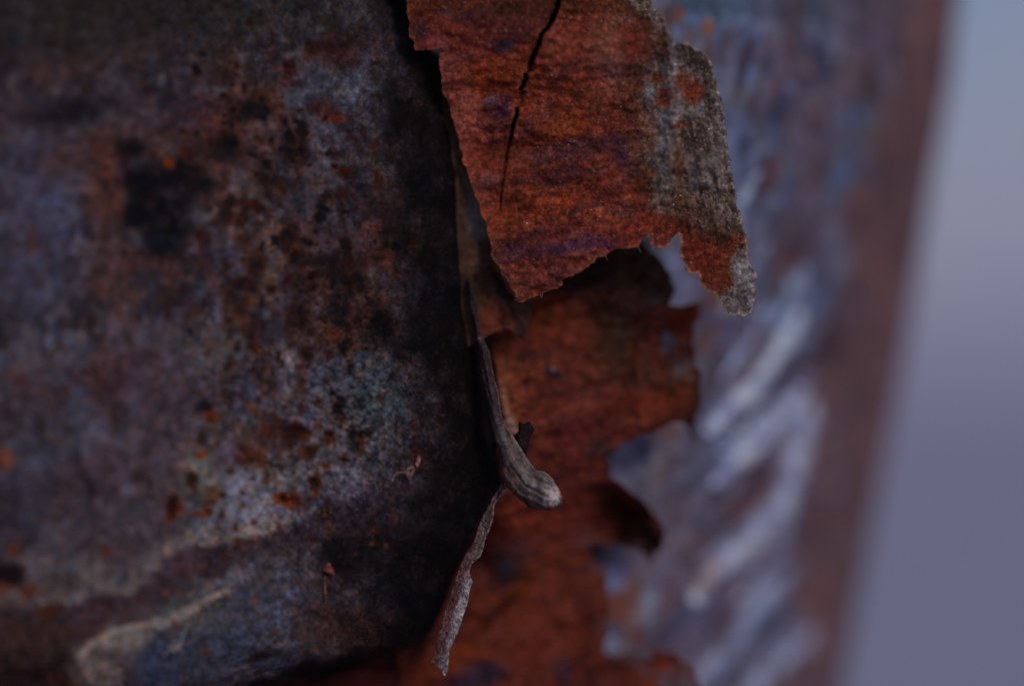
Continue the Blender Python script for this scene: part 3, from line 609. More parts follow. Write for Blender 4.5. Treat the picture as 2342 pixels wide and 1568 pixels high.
def right_relief(X, Y, U):
    r = (rA.fbm(X, Y, 200, 400, rot=.1) - .5) * 0.003 + (rB.fbm(X, Y, 50, 120, rot=.1) - .5) * 0.001 + (rC.fbm(X, Y, 12, 20) - .5) * .0002
    for pts, wd, c in RIDGES:
        r += stroke_w(X, Y, pts, [q * 1.2 for q in wd], .9) * 0.0011
    return r
m_right = material("pale_mottled_bark", rough=.7, grain=1500, grain_amt=.2, bump=.4, stretch=(1, 1, .5), spec=.3)
stem("stem", m_right, [(-15000, 900), (0, 760), (1568, 620), (30000, 300)],
     [(-15000, 2300), (-1500, 2330), (0, 2194), (200, 2172), (400, 2134), (800, 2072), (1250, 1985), (1568, 1926), (2200, 1858), (30000, 1700)],
     lambda py: 0.010 * sst(250, 900, py), None, R_PROF,
     (-40, 1640, 420), 360, 40, right_colour, right_relief,
     "pale blue grey and lilac mottled stem behind, softly blurred, on the right", xmin_front=1020)
print("right", time.time() - T0)

# ------------------------------------------------------------------ peeling bark
fA, fB, fC, fD = Noise(41), Noise(42), Noise(43), Noise(44)
m_red = material("rust_red_inner_bark", rough=.85, grain=4200, grain_amt=.2, bump=.45, stretch=(1, 1, .8), trans=.10)
m_soft = material("rust_red_sheet_bark", rough=.8, grain=2200, grain_amt=.2, bump=.3, trans=.08)
m_curl = material("dry_grey_curled_bark", rough=.9, grain=3800, grain_amt=.45, bump=.7, stretch=(1, 1, .45))

F1 = [(900, -120), (928, 0), (933, 48), (938, 86), (952, 113), (966, 117), (977, 112), (998, 117), (1012, 108), (1004, 126), (1008, 191), (1024, 239), (1037, 287), (1056, 344), (1067, 397),
      (1090, 454), (1109, 507), (1119, 550), (1129, 593), (1158, 641), (1186, 690), (1196, 690), (1225, 676), (1253, 666), (1282, 652), (1287, 637), (1311, 631), (1339, 609), (1368, 590),
      (1397, 575), (1425, 566), (1464, 566), (1471, 541), (1485, 539), (1490, 559), (1511, 570), (1530, 564), (1536, 545), (1551, 538), (1557, 583), (1571, 617), (1580, 627), (1597, 626),
      (1607, 650), (1626, 669), (1645, 686), (1655, 707), (1674, 724), (1698, 722), (1719, 717), (1726, 669), (1729, 626), (1712, 590), (1705, 540), (1688, 478), (1674, 406), (1664, 325),
      (1655, 258), (1640, 191), (1626, 143), (1607, 118), (1578, 99), (1545, 96), (1532, 72), (1520, 38), (1502, 24), (1487, 0), (1440, -120)]
F1p = rough_poly(F1, 2.6, 4.2, 3, 17)
crack1 = rough_poly([(1300, -130), (1288, 0), (1272, 40), (1262, 66), (1245, 92), (1232, 112), (1222, 138), (1212, 150), (1214, 132), (1222, 108), (1236, 84), (1250, 58), (1254, 30), (1262, 0), (1282, -130)], 4, 1.0, 9, 8)
crack2 = rough_poly([(1206, 172), (1203, 190), (1196, 206), (1192, 200), (1196, 182)], 3, .6, 10, 5)
crack3 = rough_poly([(1184, 246), (1182, 270), (1174, 300), (1168, 318), (1170, 296), (1176, 268)], 3, .6, 11, 5)
CRACK = [(1290, -20), (1258, 60), (1222, 120), (1203, 190), (1184, 250), (1170, 310), (1160, 350), (1150, 420), (1143, 480)]

GAPS = [([(1296, -110), (1276, 0), (1262, 46), (1240, 84), (1226, 118), (1217, 146)], 3.6), ([(1205, 172), (1200, 190), (1194, 204)], 3.0), ([(1182, 250), (1179, 272), (1171, 298), (1167, 316)], 2.4)]
def f1_depth(x, y):
    t = sst(0, 500, y)
    d = 0.0050 * (1 - sst(1000, 1330, x)) * (.25 + .75 * sst(60, 420, y))          # left side falls back
    d += 0.0035 * sst(1560, 1730, x) ** 1.5                                          # right rim rolls back
    d += -0.0012 * np.exp(-((x - 1538) / 22.0) ** 2) * (1 - sst(280, 520, y))         # lifted lip along the grey edge
    d += (fA.fbm(x, y, 240, 120, rot=.1) - .5) * .0035 + (fB.fbm(x + y * .25, y, 130, 44, rot=.1) - .5) * .0008 + (fC.fbm(x, y, 16, 14) - .5) * .00022 + (fD.fbm(x, y, 5, 5, octv=2) - .5) * .00006
    d += stroke_w(x, y, CRACK, [12, 10, 8, 6, 5, 4, 3, 2, 1.5], .9) * .0007
    xw = x + (fA.fbm(x, y, 40) - .5) * 8 + (fC.fbm(x, y, 9) - .5) * 5
    d += np.minimum(1, sum(stroke_w(xw, y, c, [w] * len(c), .5) for c, w in GAPS)) * .0028
    d -= sum(stroke_w(xw - 9, y, c, [w + 3] * len(c), .9) for c, w in GAPS) * .0006
    g = sst(1480, 1600, x)
    d += (fB.fbm(x + (y * -.22), y, 7, 90, octv=3, rot=0) - .5) * .00035 * g
    return d - 0.0022

def red_base(X, Y, E, bright=1.0):
    n = len(X)
    col = np.tile(np.array([[108., 54, 40]]), (n, 1))
    T = Y + X * .22
    f = fA.fbm(X, T, 120, 60, rot=.15); col = mixc(col, (124, 66, 40), sst(.45, .75, f) * .7)
    f = fB.fbm(X, T, 120, 50, rot=.15); col = mixc(col, (84, 42, 40), sst(.45, .75, f) * .6)
    f = fC.fbm(X, T, 60, 30, rot=.2); col = mixc(col, (56, 34, 48), sst(.60, .82, f) * .75)
    f = fD.fbm(X, T, 70, 60, rot=.2); col = mixc(col, (126, 78, 66), sst(.55, .85, f) * .55)
    f = fA.fbm(X + 50, T, 22, 14, rot=.2); col = mixc(col, (78, 40, 30), sst(.52, .8, f) * .6)
    Tc = T - .00035 * (X - 1330) ** 2; f = fB.fbm(X + 50, Tc, 150, 8, rot=.03, octv=3); col = mixc(col, (76, 38, 34), sst(.5, .8, f) * .32)
    f = fD.fbm(X + 150, Tc, 90, 5, rot=.03, octv=2); col = mixc(col, (132, 78, 62), sst(.6, .85, f) * .22)
    f = fC.fbm(X + 250, Y, 9, 60, rot=.0); col = mixc(col, (88, 44, 30), sst(.5, .8, f) * .4)
    return col

def f1_colour(X, Y, edge):
    col = red_base(X, Y, 1)
    wx = (fA.fbm(X, Y, 40) - .5) * 36; wy = (fB.fbm(X, Y, 40) - .5) * 36
    Xw, Yw = X + wx, Y + wy
    bl = [(1035, 200, 34, 90, -8, (136, 84, 74), .75, .8), (1070, 330, 30, 100, -14, (138, 78, 62), .7, .8), (1120, 480, 22, 90, -16, (132, 74, 54), .6, .8), (1175, 640, 40, 30, 20, (120, 78, 64), .7, .8), (1060, 60, 120, 60, 0, (88, 40, 36), .6, .8), (1180, 40, 90, 50, 0, (60, 34, 36), .6, .8), (1230, 10, 320, 26, 0, (56, 34, 18), .7, .8), (1000, 94, 26, 18, 0, (112, 62, 62), .8, .7), (960, 70, 18, 20, 0, (48, 32, 40), .8, .7),
          (1155, 105, 32, 13, -15, (40, 36, 50), .9, .6), (1190, 90, 16, 8, 0, (48, 26, 44), .7, .7), (1020, 32, 16, 8, 0, (70, 60, 74), .7, .8), (1080, 30, 50, 10, -20, (66, 38, 52), .7, .8),
          (1040, 180, 26, 60, 0, (122, 70, 62), .7, .8), (1120, 180, 60, 40, -10, (124, 58, 26), .75, .8), (1220, 160, 40, 60, 0, (118, 58, 30), .6, .8), (1072, 260, 24, 60, -12, (138, 82, 70), .8, .7),
          (1130, 240, 24, 26, 0, (74, 40, 46), .85, .6), (1146, 255, 10, 26, 10, (44, 34, 60), .85, .6), (1118, 226, 20, 7, -20, (96, 84, 100), .8, .7), (1105, 360, 20, 40, -20, (122, 60, 44), .7, .8),
          (1310, 230, 60, 60, 0, (104, 52, 36), .6, .8), (1390, 160, 40, 60, 0, (124, 90, 86), .75, .8), (1400, 80, 60, 50, 0, (110, 78, 62), .7, .8), (1475, 90, 50, 46, 0, (96, 44, 32), .85, .7), (1490, 130, 40, 12, 0, (112, 62, 62), .7, .7), (1440, 50, 20, 10, 0, (96, 88, 88), .7, .8),
          (1330, 210, 40, 90, 0, (112, 56, 36), .5, .8), (1360, 240, 50, 40, 0, (86, 50, 36), .5, .8), (1270, 300, 60, 22, -25, (122, 62, 28), .7, .8), (1330, 340, 90, 24, -12, (64, 38, 46), .8, .7), (1260, 350, 70, 20, -10, (88, 62, 66), .6, .8),
          (1110, 425, 34, 12, -20, (74, 46, 56), .85, .7), (1120, 405, 28, 14, 0, (102, 74, 76), .6, .8), (1200, 410, 90, 12, -16, (66, 34, 34), .75, .7), (1290, 395, 60, 16, -14, (72, 40, 42), .7, .7), (1380, 440, 46, 14, -10, (62, 36, 44), .85, .7), (1430, 410, 30, 10, -30, (52, 34, 54), .8, .7), (1420, 350, 20, 34, -20, (52, 38, 58), .75, .7),
          (1290, 460, 160, 20, -12, (122, 56, 30), .55, .8), (1170, 520, 50, 26, 0, (120, 66, 34), .6, .8), (1230, 540, 90, 12, -14, (66, 34, 40), .8, .7), (1310, 560, 70, 18, -10, (58, 38, 68), .85, .7), (1210, 580, 50, 12, -10, (72, 46, 62), .75, .7), (1370, 560, 40, 14, -6, (66, 36, 64), .8, .7), (1420, 530, 60, 20, 0, (104, 50, 44), .7, .8), (1180, 570, 14, 10, 0, (60, 36, 60), .7, .7),
          (1250, 620, 100, 30, -14, (106, 60, 52), .7, .8), (1500, 520, 40, 40, 0, (110, 48, 32), .7, .8), (1500, 555, 30, 20, 0, (106, 52, 50), .7, .7)]
    col = blobs(col, Xw * .5 + X * .5, Yw * .5 + Y * .5, bl)
    # grey weathered outer skin on the right
    lim = np.interp(Y, [-120, 0, 60, 120, 170, 230, 300, 380, 440, 480, 520, 560, 620, 680, 740],
                       [1430, 1450, 1500, 1520, 1465, 1472, 1480, 1478, 1500, 1530, 1600, 1680, 1690, 1640, 1600])
    g = sst(-26, 14, X - lim + (fC.fbm(X, Y, 40, 60) - .5) * 70)
    g0 = g.copy()
    gc = np.tile(np.array([[78., 68, 60]]), (len(X), 1))
    f = fA.fbm(X, Y, 50, 80); gc = mixc(gc, (100, 94, 95), sst(.5, .8, f) * .8)
    f = fB.fbm(X - Y * .2, Y, 16, 80, rot=0.02); gc = mixc(gc, (48, 40, 36), sst(.45, .8, f) * .8)
    f = fD.fbm(X - Y * .2, Y, 8, 40, rot=0.02); gc = mixc(gc, (112, 106, 106), sst(.6, .85, f) * .6)
    col = col * (1 - g0[:, None] * .93) + gc * g0[:, None] * .93
    col = mixc(col, (66, 52, 40), sst(-70, -8, X - lim) * (1 - g0) * .7)
    bl = [(1560, 186, 20, 26, 0, (84, 38, 24), .9, .45), (1583, 212, 22, 26, -20, (98, 44, 26), .9, .45), (1575, 198, 10, 16, -30, (64, 26, 20), .6, .7), (1521, 228, 23, 22, 0, (92, 42, 30), .97, .35), (1503, 182, 17, 14, 0, (88, 42, 26), .93, .4), (1555, 284, 16, 13, 20, (96, 46, 30), .95, .5),
          (1588, 330, 20, 34, 0, (52, 42, 38), .6, .8), (1555, 380, 16, 50, 0, (84, 48, 32), .65, .8), (1510, 320, 10, 26, -30, (106, 104, 108), .7, .8), (1530, 265, 30, 14, 0, (104, 104, 110), .7, .8), (1484, 210, 10, 24, -20, (112, 112, 116), .8, .7), (1600, 250, 20, 14, 0, (104, 100, 104), .7, .8),
          (1480, 300, 24, 50, 0, (112, 64, 46), .6, .8), (1560, 120, 20, 14, 0, (62, 54, 50), .8, .7), (1600, 150, 16, 30, -30, (52, 44, 38), .7, .7),
          (1560, 500, 60, 60, 0, (76, 42, 28), .65, .8), (1590, 560, 36, 40, 0, (84, 40, 28), .8, .7), (1625, 600, 50, 50, 40, (86, 38, 26), .85, .7), (1660, 640, 30, 30, 0, (82, 42, 30), .8, .7), (1690, 550, 24, 18, 0, (98, 46, 28), .85, .6), (1640, 530, 40, 26, 0, (56, 38, 28), .7, .8), (1610, 640, 20, 30, -30, (92, 44, 28), .6, .8),
          (1700, 620, 22, 40, 0, (112, 110, 118), .85, .6), (1690, 690, 42, 36, 0, (94, 86, 88), .9, .5), (1700, 690, 14, 14, 0, (56, 50, 56), .7, .7), (1715, 660, 10, 40, 0, (120, 116, 122), .7, .7)]
    col = blobs(col, Xw * .35 + X * .65, Yw * .35 + Y * .65, bl)
    # splintered crack line and the pale lip
    w = stroke_w(X + wx * .12, Y, CRACK, [9, 7, 5, 4, 3.5, 3, 2.4, 2.0, 1.6], .9); col = mixc(col, (34, 15, 12), w * .7 * sst(.25, .5, fD.fbm(X, Y, 14)))
    for c, gw in GAPS:
        xw = X + (fA.fbm(X, Y, 40) - .5) * 8 + (fC.fbm(X, Y, 9) - .5) * 5
        w = stroke_w(xw - 9, Y, c, [gw + 3] * len(c), .9); col = mixc(col, (138, 78, 58), w * .4)
        w = stroke_w(xw, Y, c, [gw + .5] * len(c), .5); col = mixc(col, (6, 4, 4), w)
    w = stroke_w(X + wx * .2, Y, [(1500, 20), (1530, 60), (1537, 110), (1541, 160), (1534, 220), (1545, 280)], [10, 7, 8, 7, 7, 6], .8); col = mixc(col, (112, 102, 102), w * .6)
    # frayed bright rim
    re = 1 - sst(1.5, 7, edge + (fD.fbm(X, Y, 6) - .5) * 5)
    side = sst(1440, 1560, X)
    col = mixc(col, (138, 126, 118), re * side * .65)
    col = mixc(col, (128, 84, 62), re * (1 - side) * .4)
    g = fB.fbm(X, Y, 6.0, 7.0, octv=3, gain=.85); g2 = fC.fbm(X, Y, 14, 10, octv=3)
    a = 0.4 + .10 * g0 + .1 * sst(1150, 1350, X)
    col = col * (1 + (g - .5)[:, None] * a[:, None] * 1.3) * (1 + (g2 - .5)[:, None] * .4)
    spk = sst(.86, .98, fD.fbm(X, Y, 5.5, 5.5, octv=2, gain=.9)); col = mixc(col, (150, 130, 124), spk * (.35 + .3 * g0))
    g0 = g0[:, None]
    return alb(col, E_RED) * (np.array([.84, .60, .52]) * (1 - g0) + np.array([.86, .82, .76]) * g0)

sheet("bark_flake", F1p, f1_depth, f1_colour, m_red, tree, cell=1.9, thick=.0007, 
      label="sharp rust red peeling bark flake hanging at top centre, cracked, with a weathered grey right edge")
print("flake", time.time() - T0)

# ---- second sheet, lower and farther back
S2 = [(1180, 500), (1130, 680), (1112, 740), (1119, 764), (1132, 826), (1139, 871), (1144, 929), (1150, 962), (1140, 1010), (1120, 1110), (1040, 1260), (980, 1370), (880, 1440), (760, 1490), (640, 1535), (480, 1575), (150, 1620), (60, 1760), (1600, 1760),
      (1600, 1560), (1580, 1515), (1540, 1496), (1452, 1491), (1392, 1496), (1376, 1487), (1388, 1448), (1394, 1409), (1388, 1366), (1384, 1323), (1368, 1292), (1343, 1264), (1352, 1240), (1387, 1246), (1431, 1246),
      (1470, 1264), (1489, 1284), (1495, 1275), (1511, 1249), (1518, 1219), (1506, 1188), (1474, 1147), (1431, 1117), (1395, 1088), (1386, 1050), (1419, 1019), (1450, 1000), (1495, 992), (1535, 965), (1562, 964),
      (1576, 976), (1584, 1003), (1594, 961), (1604, 905), (1602, 858), (1589, 817), (1584, 773), (1589, 737), (1604, 696), (1600, 686), (1553, 700), (1525, 702), (1534, 688), (1545, 665), (1544, 647), (1522, 615), (1500, 580), (1475, 562), (1430, 500)]
S2p = rough_poly(S2, 4.0, 5.5, 13, 22)
def s2_depth(x, y):
    d = 0.0105 + 0.007 * sst(950, 1300, y)
    d = d - 0.004 * np.exp(-(((x - 1160) / 90.0) ** 2)) * sst(740, 900, y) * (1 - sst(1200, 1400, y))
    d = d + 0.004 * sst(1440, 1610, x) ** 1.4 * (1 - sst(1000, 1100, y))
    d = d + 0.004 * np.exp(-(((x - 1400) / 60.0) ** 2 + ((y - 1180) / 60.0) ** 2))
    d = d + 0.001 * np.exp(-(((x - 1440) / 70.0) ** 2 + ((y - 620) / 60.0) ** 2))
    d = d + (fA.fbm(x, y, 200, 110) - .5) * .003 + (fB.fbm(x, y + x * .3, 120, 40, rot=.1) - .5) * .0016 + (fC.fbm(x, y, 20) - .5) * .0004
    return d + .006 * sst(1100, 900, x) * 0
def s2_colour(X, Y, edge):
    col = red_base(X, Y, 1)
    col = mixc(col, (98, 44, 34), np.full(len(X), .35))
    wx = (fA.fbm(X, Y, 50) - .5) * 44; wy = (fB.fbm(X, Y, 50) - .5) * 44
    Xw, Yw = X + wx * .5, Y + wy * .5
    bl = [(1430, 620, 90, 80, 0, (62, 46, 36), .85, .7), (1480, 600, 60, 50, 0, (60, 48, 38), .8, .7), (1340, 630, 70, 26, -20, (42, 30, 36), .8, .7), (1400, 720, 60, 60, 0, (50, 34, 26), .8, .7), (1510, 660, 26, 26, 0, (46, 34, 24), .8, .7), (1495, 690, 24, 20, 0, (72, 68, 66), .7, .8),  # dark blobs here paint the shade under the flake into the sheet
          (1250, 730, 80, 60, 0, (104, 50, 32), .6, .8), (1420, 800, 60, 70, 0, (62, 44, 32), .75, .8), (1450, 850, 80, 30, 0, (78, 48, 32), .6, .8), (1455, 812, 16, 14, 0, (84, 38, 20), .8, .6), (1520, 825, 22, 18, 0, (84, 38, 20), .8, .6), (1430, 770, 14, 40, 0, (70, 62, 54), .6, .8),
          (1535, 790, 30, 26, 20, (92, 88, 98), .9, .5), (1560, 840, 26, 30, 0, (90, 84, 86), .8, .6), (1525, 765, 14, 20, 0, (96, 98, 116), .8, .6), (1551, 800, 11, 13, 0, (116, 58, 36), .95, .5), (1560, 720, 36, 30, 0, (96, 40, 18), .9, .5),
          (1555, 900, 50, 40, 0, (84, 48, 28), .8, .7), (1545, 950, 40, 40, 0, (72, 30, 18), .7, .8), (1470, 920, 90, 30, -6, (100, 42, 26), .6, .8), (1585, 980, 16, 30, 0, (36, 22, 16), .9, .6), (1595, 900, 12, 60, 0, (44, 32, 22), .8, .6),
          (1265, 858, 18, 12, 0, (44, 32, 44), .85, .7), (1262, 848, 7, 6, 0, (124, 112, 130), .8, .7), (1205, 815, 20, 14, 0, (56, 34, 50), .7, .8), (1240, 800, 50, 8, -10, (70, 36, 38), .7, .8), (1300, 940, 120, 9, -22, (122, 66, 58), .6, .8), (1270, 905, 110, 8, -20, (74, 34, 34), .7, .8), (1330, 975, 110, 12, -22, (72, 32, 34), .7, .8),
          (1170, 860, 32, 100, -8, (124, 70, 44), .7, .8), (1150, 920, 18, 60, -8, (146, 108, 92), .85, .7), (1175, 975, 14, 26, -20, (150, 128, 118), .85, .6), (1240, 1010, 26, 40, 0, (112, 58, 38), .6, .8),  # pale blobs on the left edge paint light falling there
          (1300, 1010, 70, 40, 0, (92, 38, 34), .6, .8), (1250, 1050, 22, 16, 0, (60, 30, 26), .7, .8), (1285, 1085, 20, 16, 0, (34, 22, 26), .75, .7), (1370, 1020, 30, 20, 0, (52, 40, 42), .7, .8),
          (1320, 1120, 90, 50, 0, (92, 38, 28), .6, .8), (1450, 1200, 70, 54, 25, (32, 12, 10), .97, .4), (1410, 1150, 50, 34, 30, (44, 16, 12), .9, .5), (1490, 1240, 34, 30, 0, (28, 12, 10), .9, .5), (1440, 1130, 50, 9, 32, (92, 28, 14), .7, .7), (1380, 1200, 30, 50, 0, (62, 24, 18), .7, .7),  # darkest blobs paint the shading of the curled flap into its colour
          (1200, 1200, 100, 50, -20, (118, 50, 30), .7, .8), (1350, 1240, 40, 12, -10, (106, 66, 72), .8, .7), (1370, 1295, 24, 12, -30, (92, 50, 52), .7, .8), (1170, 1270, 70, 40, -35, (62, 38, 44), .8, .7), (1165, 1300, 26, 22, -20, (54, 52, 68), .85, .6), (1215, 1300, 22, 22, 0, (106, 54, 28), .8, .7),
          (1180, 1360, 50, 12, -40, (42, 22, 16), .85, .7), (1200, 1350, 26, 16, -40, (126, 62, 30), .8, .7), (1140, 1400, 44, 9, -40, (40, 20, 14), .8, .7), (1145, 1435, 20, 12, 0, (116, 64, 48), .8, .7), (1190, 1410, 40, 18, -30, (118, 58, 30), .7, .8), (1340, 1430, 30, 80, 0, (72, 28, 22), .7, .8), (1280, 1400, 50, 80, 0, (106, 54, 40), .6, .8),
          (1110, 1540, 60, 28, -10, (60, 48, 66), .9, .5), (1060, 1556, 60, 14, 0, (56, 46, 68), .9, .5), (1290, 1540, 26, 34, 0, (62, 44, 60), .75, .7), (1060, 1500, 50, 20, -10, (124, 56, 28), .8, .8), (1420, 1520, 44, 24, 0, (66, 26, 18), .75, .7), (1530, 1540, 50, 36, 0, (122, 58, 40), .8, .7), (1200, 1500, 60, 30, 0, (112, 50, 36), .6, .8),
          (960, 1540, 60, 50, 0, (96, 42, 26), .8, .8), (820, 1545, 90, 40, -14, (50, 24, 20), .85, .8), (900, 1540, 9, 60, 0, (26, 14, 12), .9, .6), (965, 1480, 16, 40, 20, (28, 14, 14), .85, .7), (800, 1560, 80, 30, -16, (80, 36, 26), .8, .7), (700, 1580, 70, 20, -10, (50, 26, 24), .8, .7)]
    col = blobs(col, Xw, Yw, bl)
    w = stroke_w(X + wx * .2, Y, [(700, 1560), (780, 1530), (850, 1500), (905, 1480)], [10, 12, 9, 6], .8); col = mixc(col, (20, 12, 14), w * .8)
    g = fB.fbm(X, Y, 9, 9, octv=3); col = col * (1 + (g - .5)[:, None] * .5)
    gw = sst(.30, .62, fC.fbm(X, Y, 46, 60)) * sst(-70, 0, X - np.interp(Y, [1230, 1300, 1480, 1700], [1400, 1395, 1420, 1640])) * sst(1225, 1260, Y)
    col = mixc(col, (98, 86, 98), gw * .85)
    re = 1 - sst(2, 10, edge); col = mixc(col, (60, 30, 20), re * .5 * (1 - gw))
    return alb(col, E_RED * 1.25) * np.array([.84, .71, .66])
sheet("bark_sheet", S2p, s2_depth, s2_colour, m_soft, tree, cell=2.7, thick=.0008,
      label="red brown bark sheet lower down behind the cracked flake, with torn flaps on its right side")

# ---- olive backing strip beside the flake
S3 = [(1010, 190), (1160, 190), (1215, 700), (1202, 778), (1186, 770), (1160, 752), (1135, 757), (1110, 772), (1060, 800), (1020, 700)]
def s3_depth(x, y): return 0.0046 + 0.001 * sst(1000, 1150, x) + (fA.fbm(x, y, 120) - .5) * .0012
def s3_colour(X, Y, edge):
    col = np.tile(np.array([[66., 50, 42]]), (len(X), 1))
    f = fB.fbm(X, Y, 50, 90); col = mixc(col, (92, 66, 52), sst(.4, .8, f) * .7)
    Xw = X + (fA.fbm(X, Y, 40) - .5) * 24; Yw = Y + (fC.fbm(X, Y, 40) - .5) * 24
    col = blobs(col, Xw, Yw, [(1035, 240, 40, 60, 0, (44, 32, 26), .85, .8), (1045, 330, 12, 70, -8, (84, 68, 48), .7, .8), (1090, 500, 22, 52, -14, (104, 102, 104), .9, .6), (1070, 440, 12, 40, -10, (96, 92, 90), .8, .7), (1085, 590, 20, 40, 0, (84, 62, 50), .8, .8), (1110, 640, 30, 40, 0, (60, 40, 34), .7, .8),
                              (1148, 660, 13, 44, -22, (34, 24, 26), .93, .5), (1178, 735, 12, 44, -20, (36, 26, 26), .9, .5), (1128, 735, 44, 40, 0, (104, 54, 38), .85, .8), (1165, 640, 10, 50, -28, (112, 80, 58), .8, .7), (1095, 730, 14, 30, 0, (70, 48, 50), .7, .8)])
    g = fB.fbm(X, Y, 9, 9, octv=3); col = col * (1 + (g - .5)[:, None] * .4)
    return alb(col, E_RED * 1.5) * np.array([1.0, .86, .78])
sheet("bark_strip", rough_poly(S3, 6, 2, 17), s3_depth, s3_colour, m_soft, tree, cell=3.0, thick=.0006,
      label="narrow olive brown strip of bark between the dark cleft and the cracked red flake")

# ---- curled strips
CLINE = [(1074, 600), (1080, 690), (1096, 780), (1112, 880), (1136, 970), (1168, 1052), (1205, 1104), (1246, 1124), (1300, 1146)]
def strip_uv(X, Y, pts):
    bd = np.full(len(X), 1e9); off = np.zeros(len(X)); al = np.zeros(len(X)); acc = 0.0
    for (ax, ay), (bx, by) in zip(pts[:-1], pts[1:]):
        L = math.hypot(bx - ax, by - ay); t = np.clip(((X - ax) * (bx - ax) + (Y - ay) * (by - ay)) / L ** 2, 0, 1)
        dx = X - ax - t * (bx - ax); dy = Y - ay - t * (by - ay); d = np.hypot(dx, dy); k = d < bd
        sg = np.sign(dx * (by - ay) - dy * (bx - ax)); off[k] = (d * sg)[k]; al[k] = (acc + t * L)[k]; bd[k] = d[k]; acc += L
    return al, off
def curl_colour(X, Y, edge):
    col = np.tile(np.array([[84., 74, 70]]), (len(X), 1))
    along, across = strip_uv(X, Y, CLINE)
    f = fA.fbm(across, along, 6, 90, rot=0, octv=3); col = mixc(col, (48, 34, 30), sst(.45, .75, f) * .85)
    f = fB.fbm(across + 40, along, 4, 60, rot=0, octv=3); col = mixc(col, (112, 98, 92), sst(.5, .85, f) * .55)
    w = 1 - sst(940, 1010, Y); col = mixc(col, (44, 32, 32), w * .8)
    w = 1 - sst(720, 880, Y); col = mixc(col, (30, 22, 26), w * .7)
    col = blobs(col, X, Y, [(1205, 1156, 60, 16, 10, (44, 33, 32), .8, .8), (1268, 1130, 20, 30, -20, (168, 152, 146), .9, .8), (1250, 1095, 26, 16, 20, (72, 66, 62), .6, .8), (1210, 1105, 40, 24, 20, (100, 94, 92), .6, .8), (1165, 1090, 14, 40, -20, (88, 62, 50), .6, .8), (1094, 776, 6, 8, 0, (96, 86, 110), .8, .6)])  # palest blob paints the light on the tip into the colour
    re = 1 - sst(1, 5, edge); col = mixc(col, (132, 112, 98), re * sst(1080, 1160, X + (Y - 900) * -.1) * .6)
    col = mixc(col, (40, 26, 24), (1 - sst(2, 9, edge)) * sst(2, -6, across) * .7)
    g = fD.fbm(X, Y, 5, 6, octv=3, gain=.9); col = col * (1 + (g - .5)[:, None] * .7)
    return alb(col, E_RED)
C1 = [(1080, 640), (1090, 700), (1100, 765), (1118, 800), (1130, 860), (1140, 900), (1148, 950), (1160, 975), (1177, 1002), (1189, 1020), (1201, 1041), (1213, 1060), (1227, 1074), (1240, 1077), (1250, 1080), (1264, 1094), (1272, 1108),
      (1279, 1118), (1284, 1134), (1287, 1150), (1278, 1158), (1262, 1166), (1240, 1167), (1210, 1160), (1190, 1142), (1171, 1126), (1156, 1110), (1148, 1085), (1143, 1040), (1130, 1000), (1121, 960), (1110, 900), (1100, 850), (1090, 780), (1078, 720), (1068, 640)]
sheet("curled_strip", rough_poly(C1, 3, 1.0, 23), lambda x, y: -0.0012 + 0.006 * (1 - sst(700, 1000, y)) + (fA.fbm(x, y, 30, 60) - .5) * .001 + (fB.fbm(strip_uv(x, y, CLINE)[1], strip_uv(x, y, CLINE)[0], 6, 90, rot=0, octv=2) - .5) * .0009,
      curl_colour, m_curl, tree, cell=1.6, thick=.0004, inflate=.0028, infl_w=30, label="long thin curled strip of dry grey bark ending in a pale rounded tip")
C2 = [(1150, 1100), (1124, 1143), (1102, 1184), (1085, 1232), (1059, 1279), (1037, 1336), (1020, 1392), (1002, 1452), (992, 1500), (984, 1514), (1000, 1528), (1018, 1545), (1024, 1536), (1028, 1487), (1046, 1448), (1063, 1400),
      (1076, 1344), (1082, 1330), (1074, 1310), (1078, 1292), (1098, 1271), (1111, 1232), (1128, 1184), (1132, 1154), (1158, 1116)]
def c2_colour(X, Y, edge):
    col = np.tile(np.array([[80., 66, 62]]), (len(X), 1))
    mid = np.interp(Y, [1100, 1184, 1279, 1330, 1392, 1452, 1545], [1154, 1114, 1078, 1058, 1040, 1024, 1008])
    f = fA.fbm(X, Y, 12, 40); col = mixc(col, (54, 40, 38), sst(.4, .8, f) * .7)
    col = mixc(col, (112, 106, 108), sst(-6, 8, X - mid) * sst(1290, 1340, Y) * .85)
    col = mixc(col, (66, 38, 38), (1 - sst(-8, 6, X - mid)) * sst(1180, 1300, Y) * .8)
    col = blobs(col, X, Y, [(1016, 1515, 18, 24, 0, (86, 80, 84), .8, .7), (1000, 1500, 10, 20, 0, (70, 46, 36), .7, .7)])
    re = 1 - sst(1, 4.5, edge); col = mixc(col, (140, 126, 118), re * (.2 + .5 * (X > mid)))
    g = fD.fbm(X, Y, 5, 6, octv=3, gain=.9); col = col * (1 + (g - .5)[:, None] * 1.0)
    return alb(col, E_RED)
sheet("curled_strip", rough_poly(C2, 3, 1.6, 29), lambda x, y: 0.0005 + (x - np.interp(y, [1100, 1184, 1279, 1392, 1545], [1154, 1114, 1078, 1040, 1008])) * 0.00004 + (fA.fbm(x, y, 30, 60) - .5) * .0012,
      c2_colour, m_curl, tree, cell=1.6, thick=.0004, inflate=.0005, infl_w=9, label="lower twisted sliver of bark with a grey papery face, pointing down to the left")

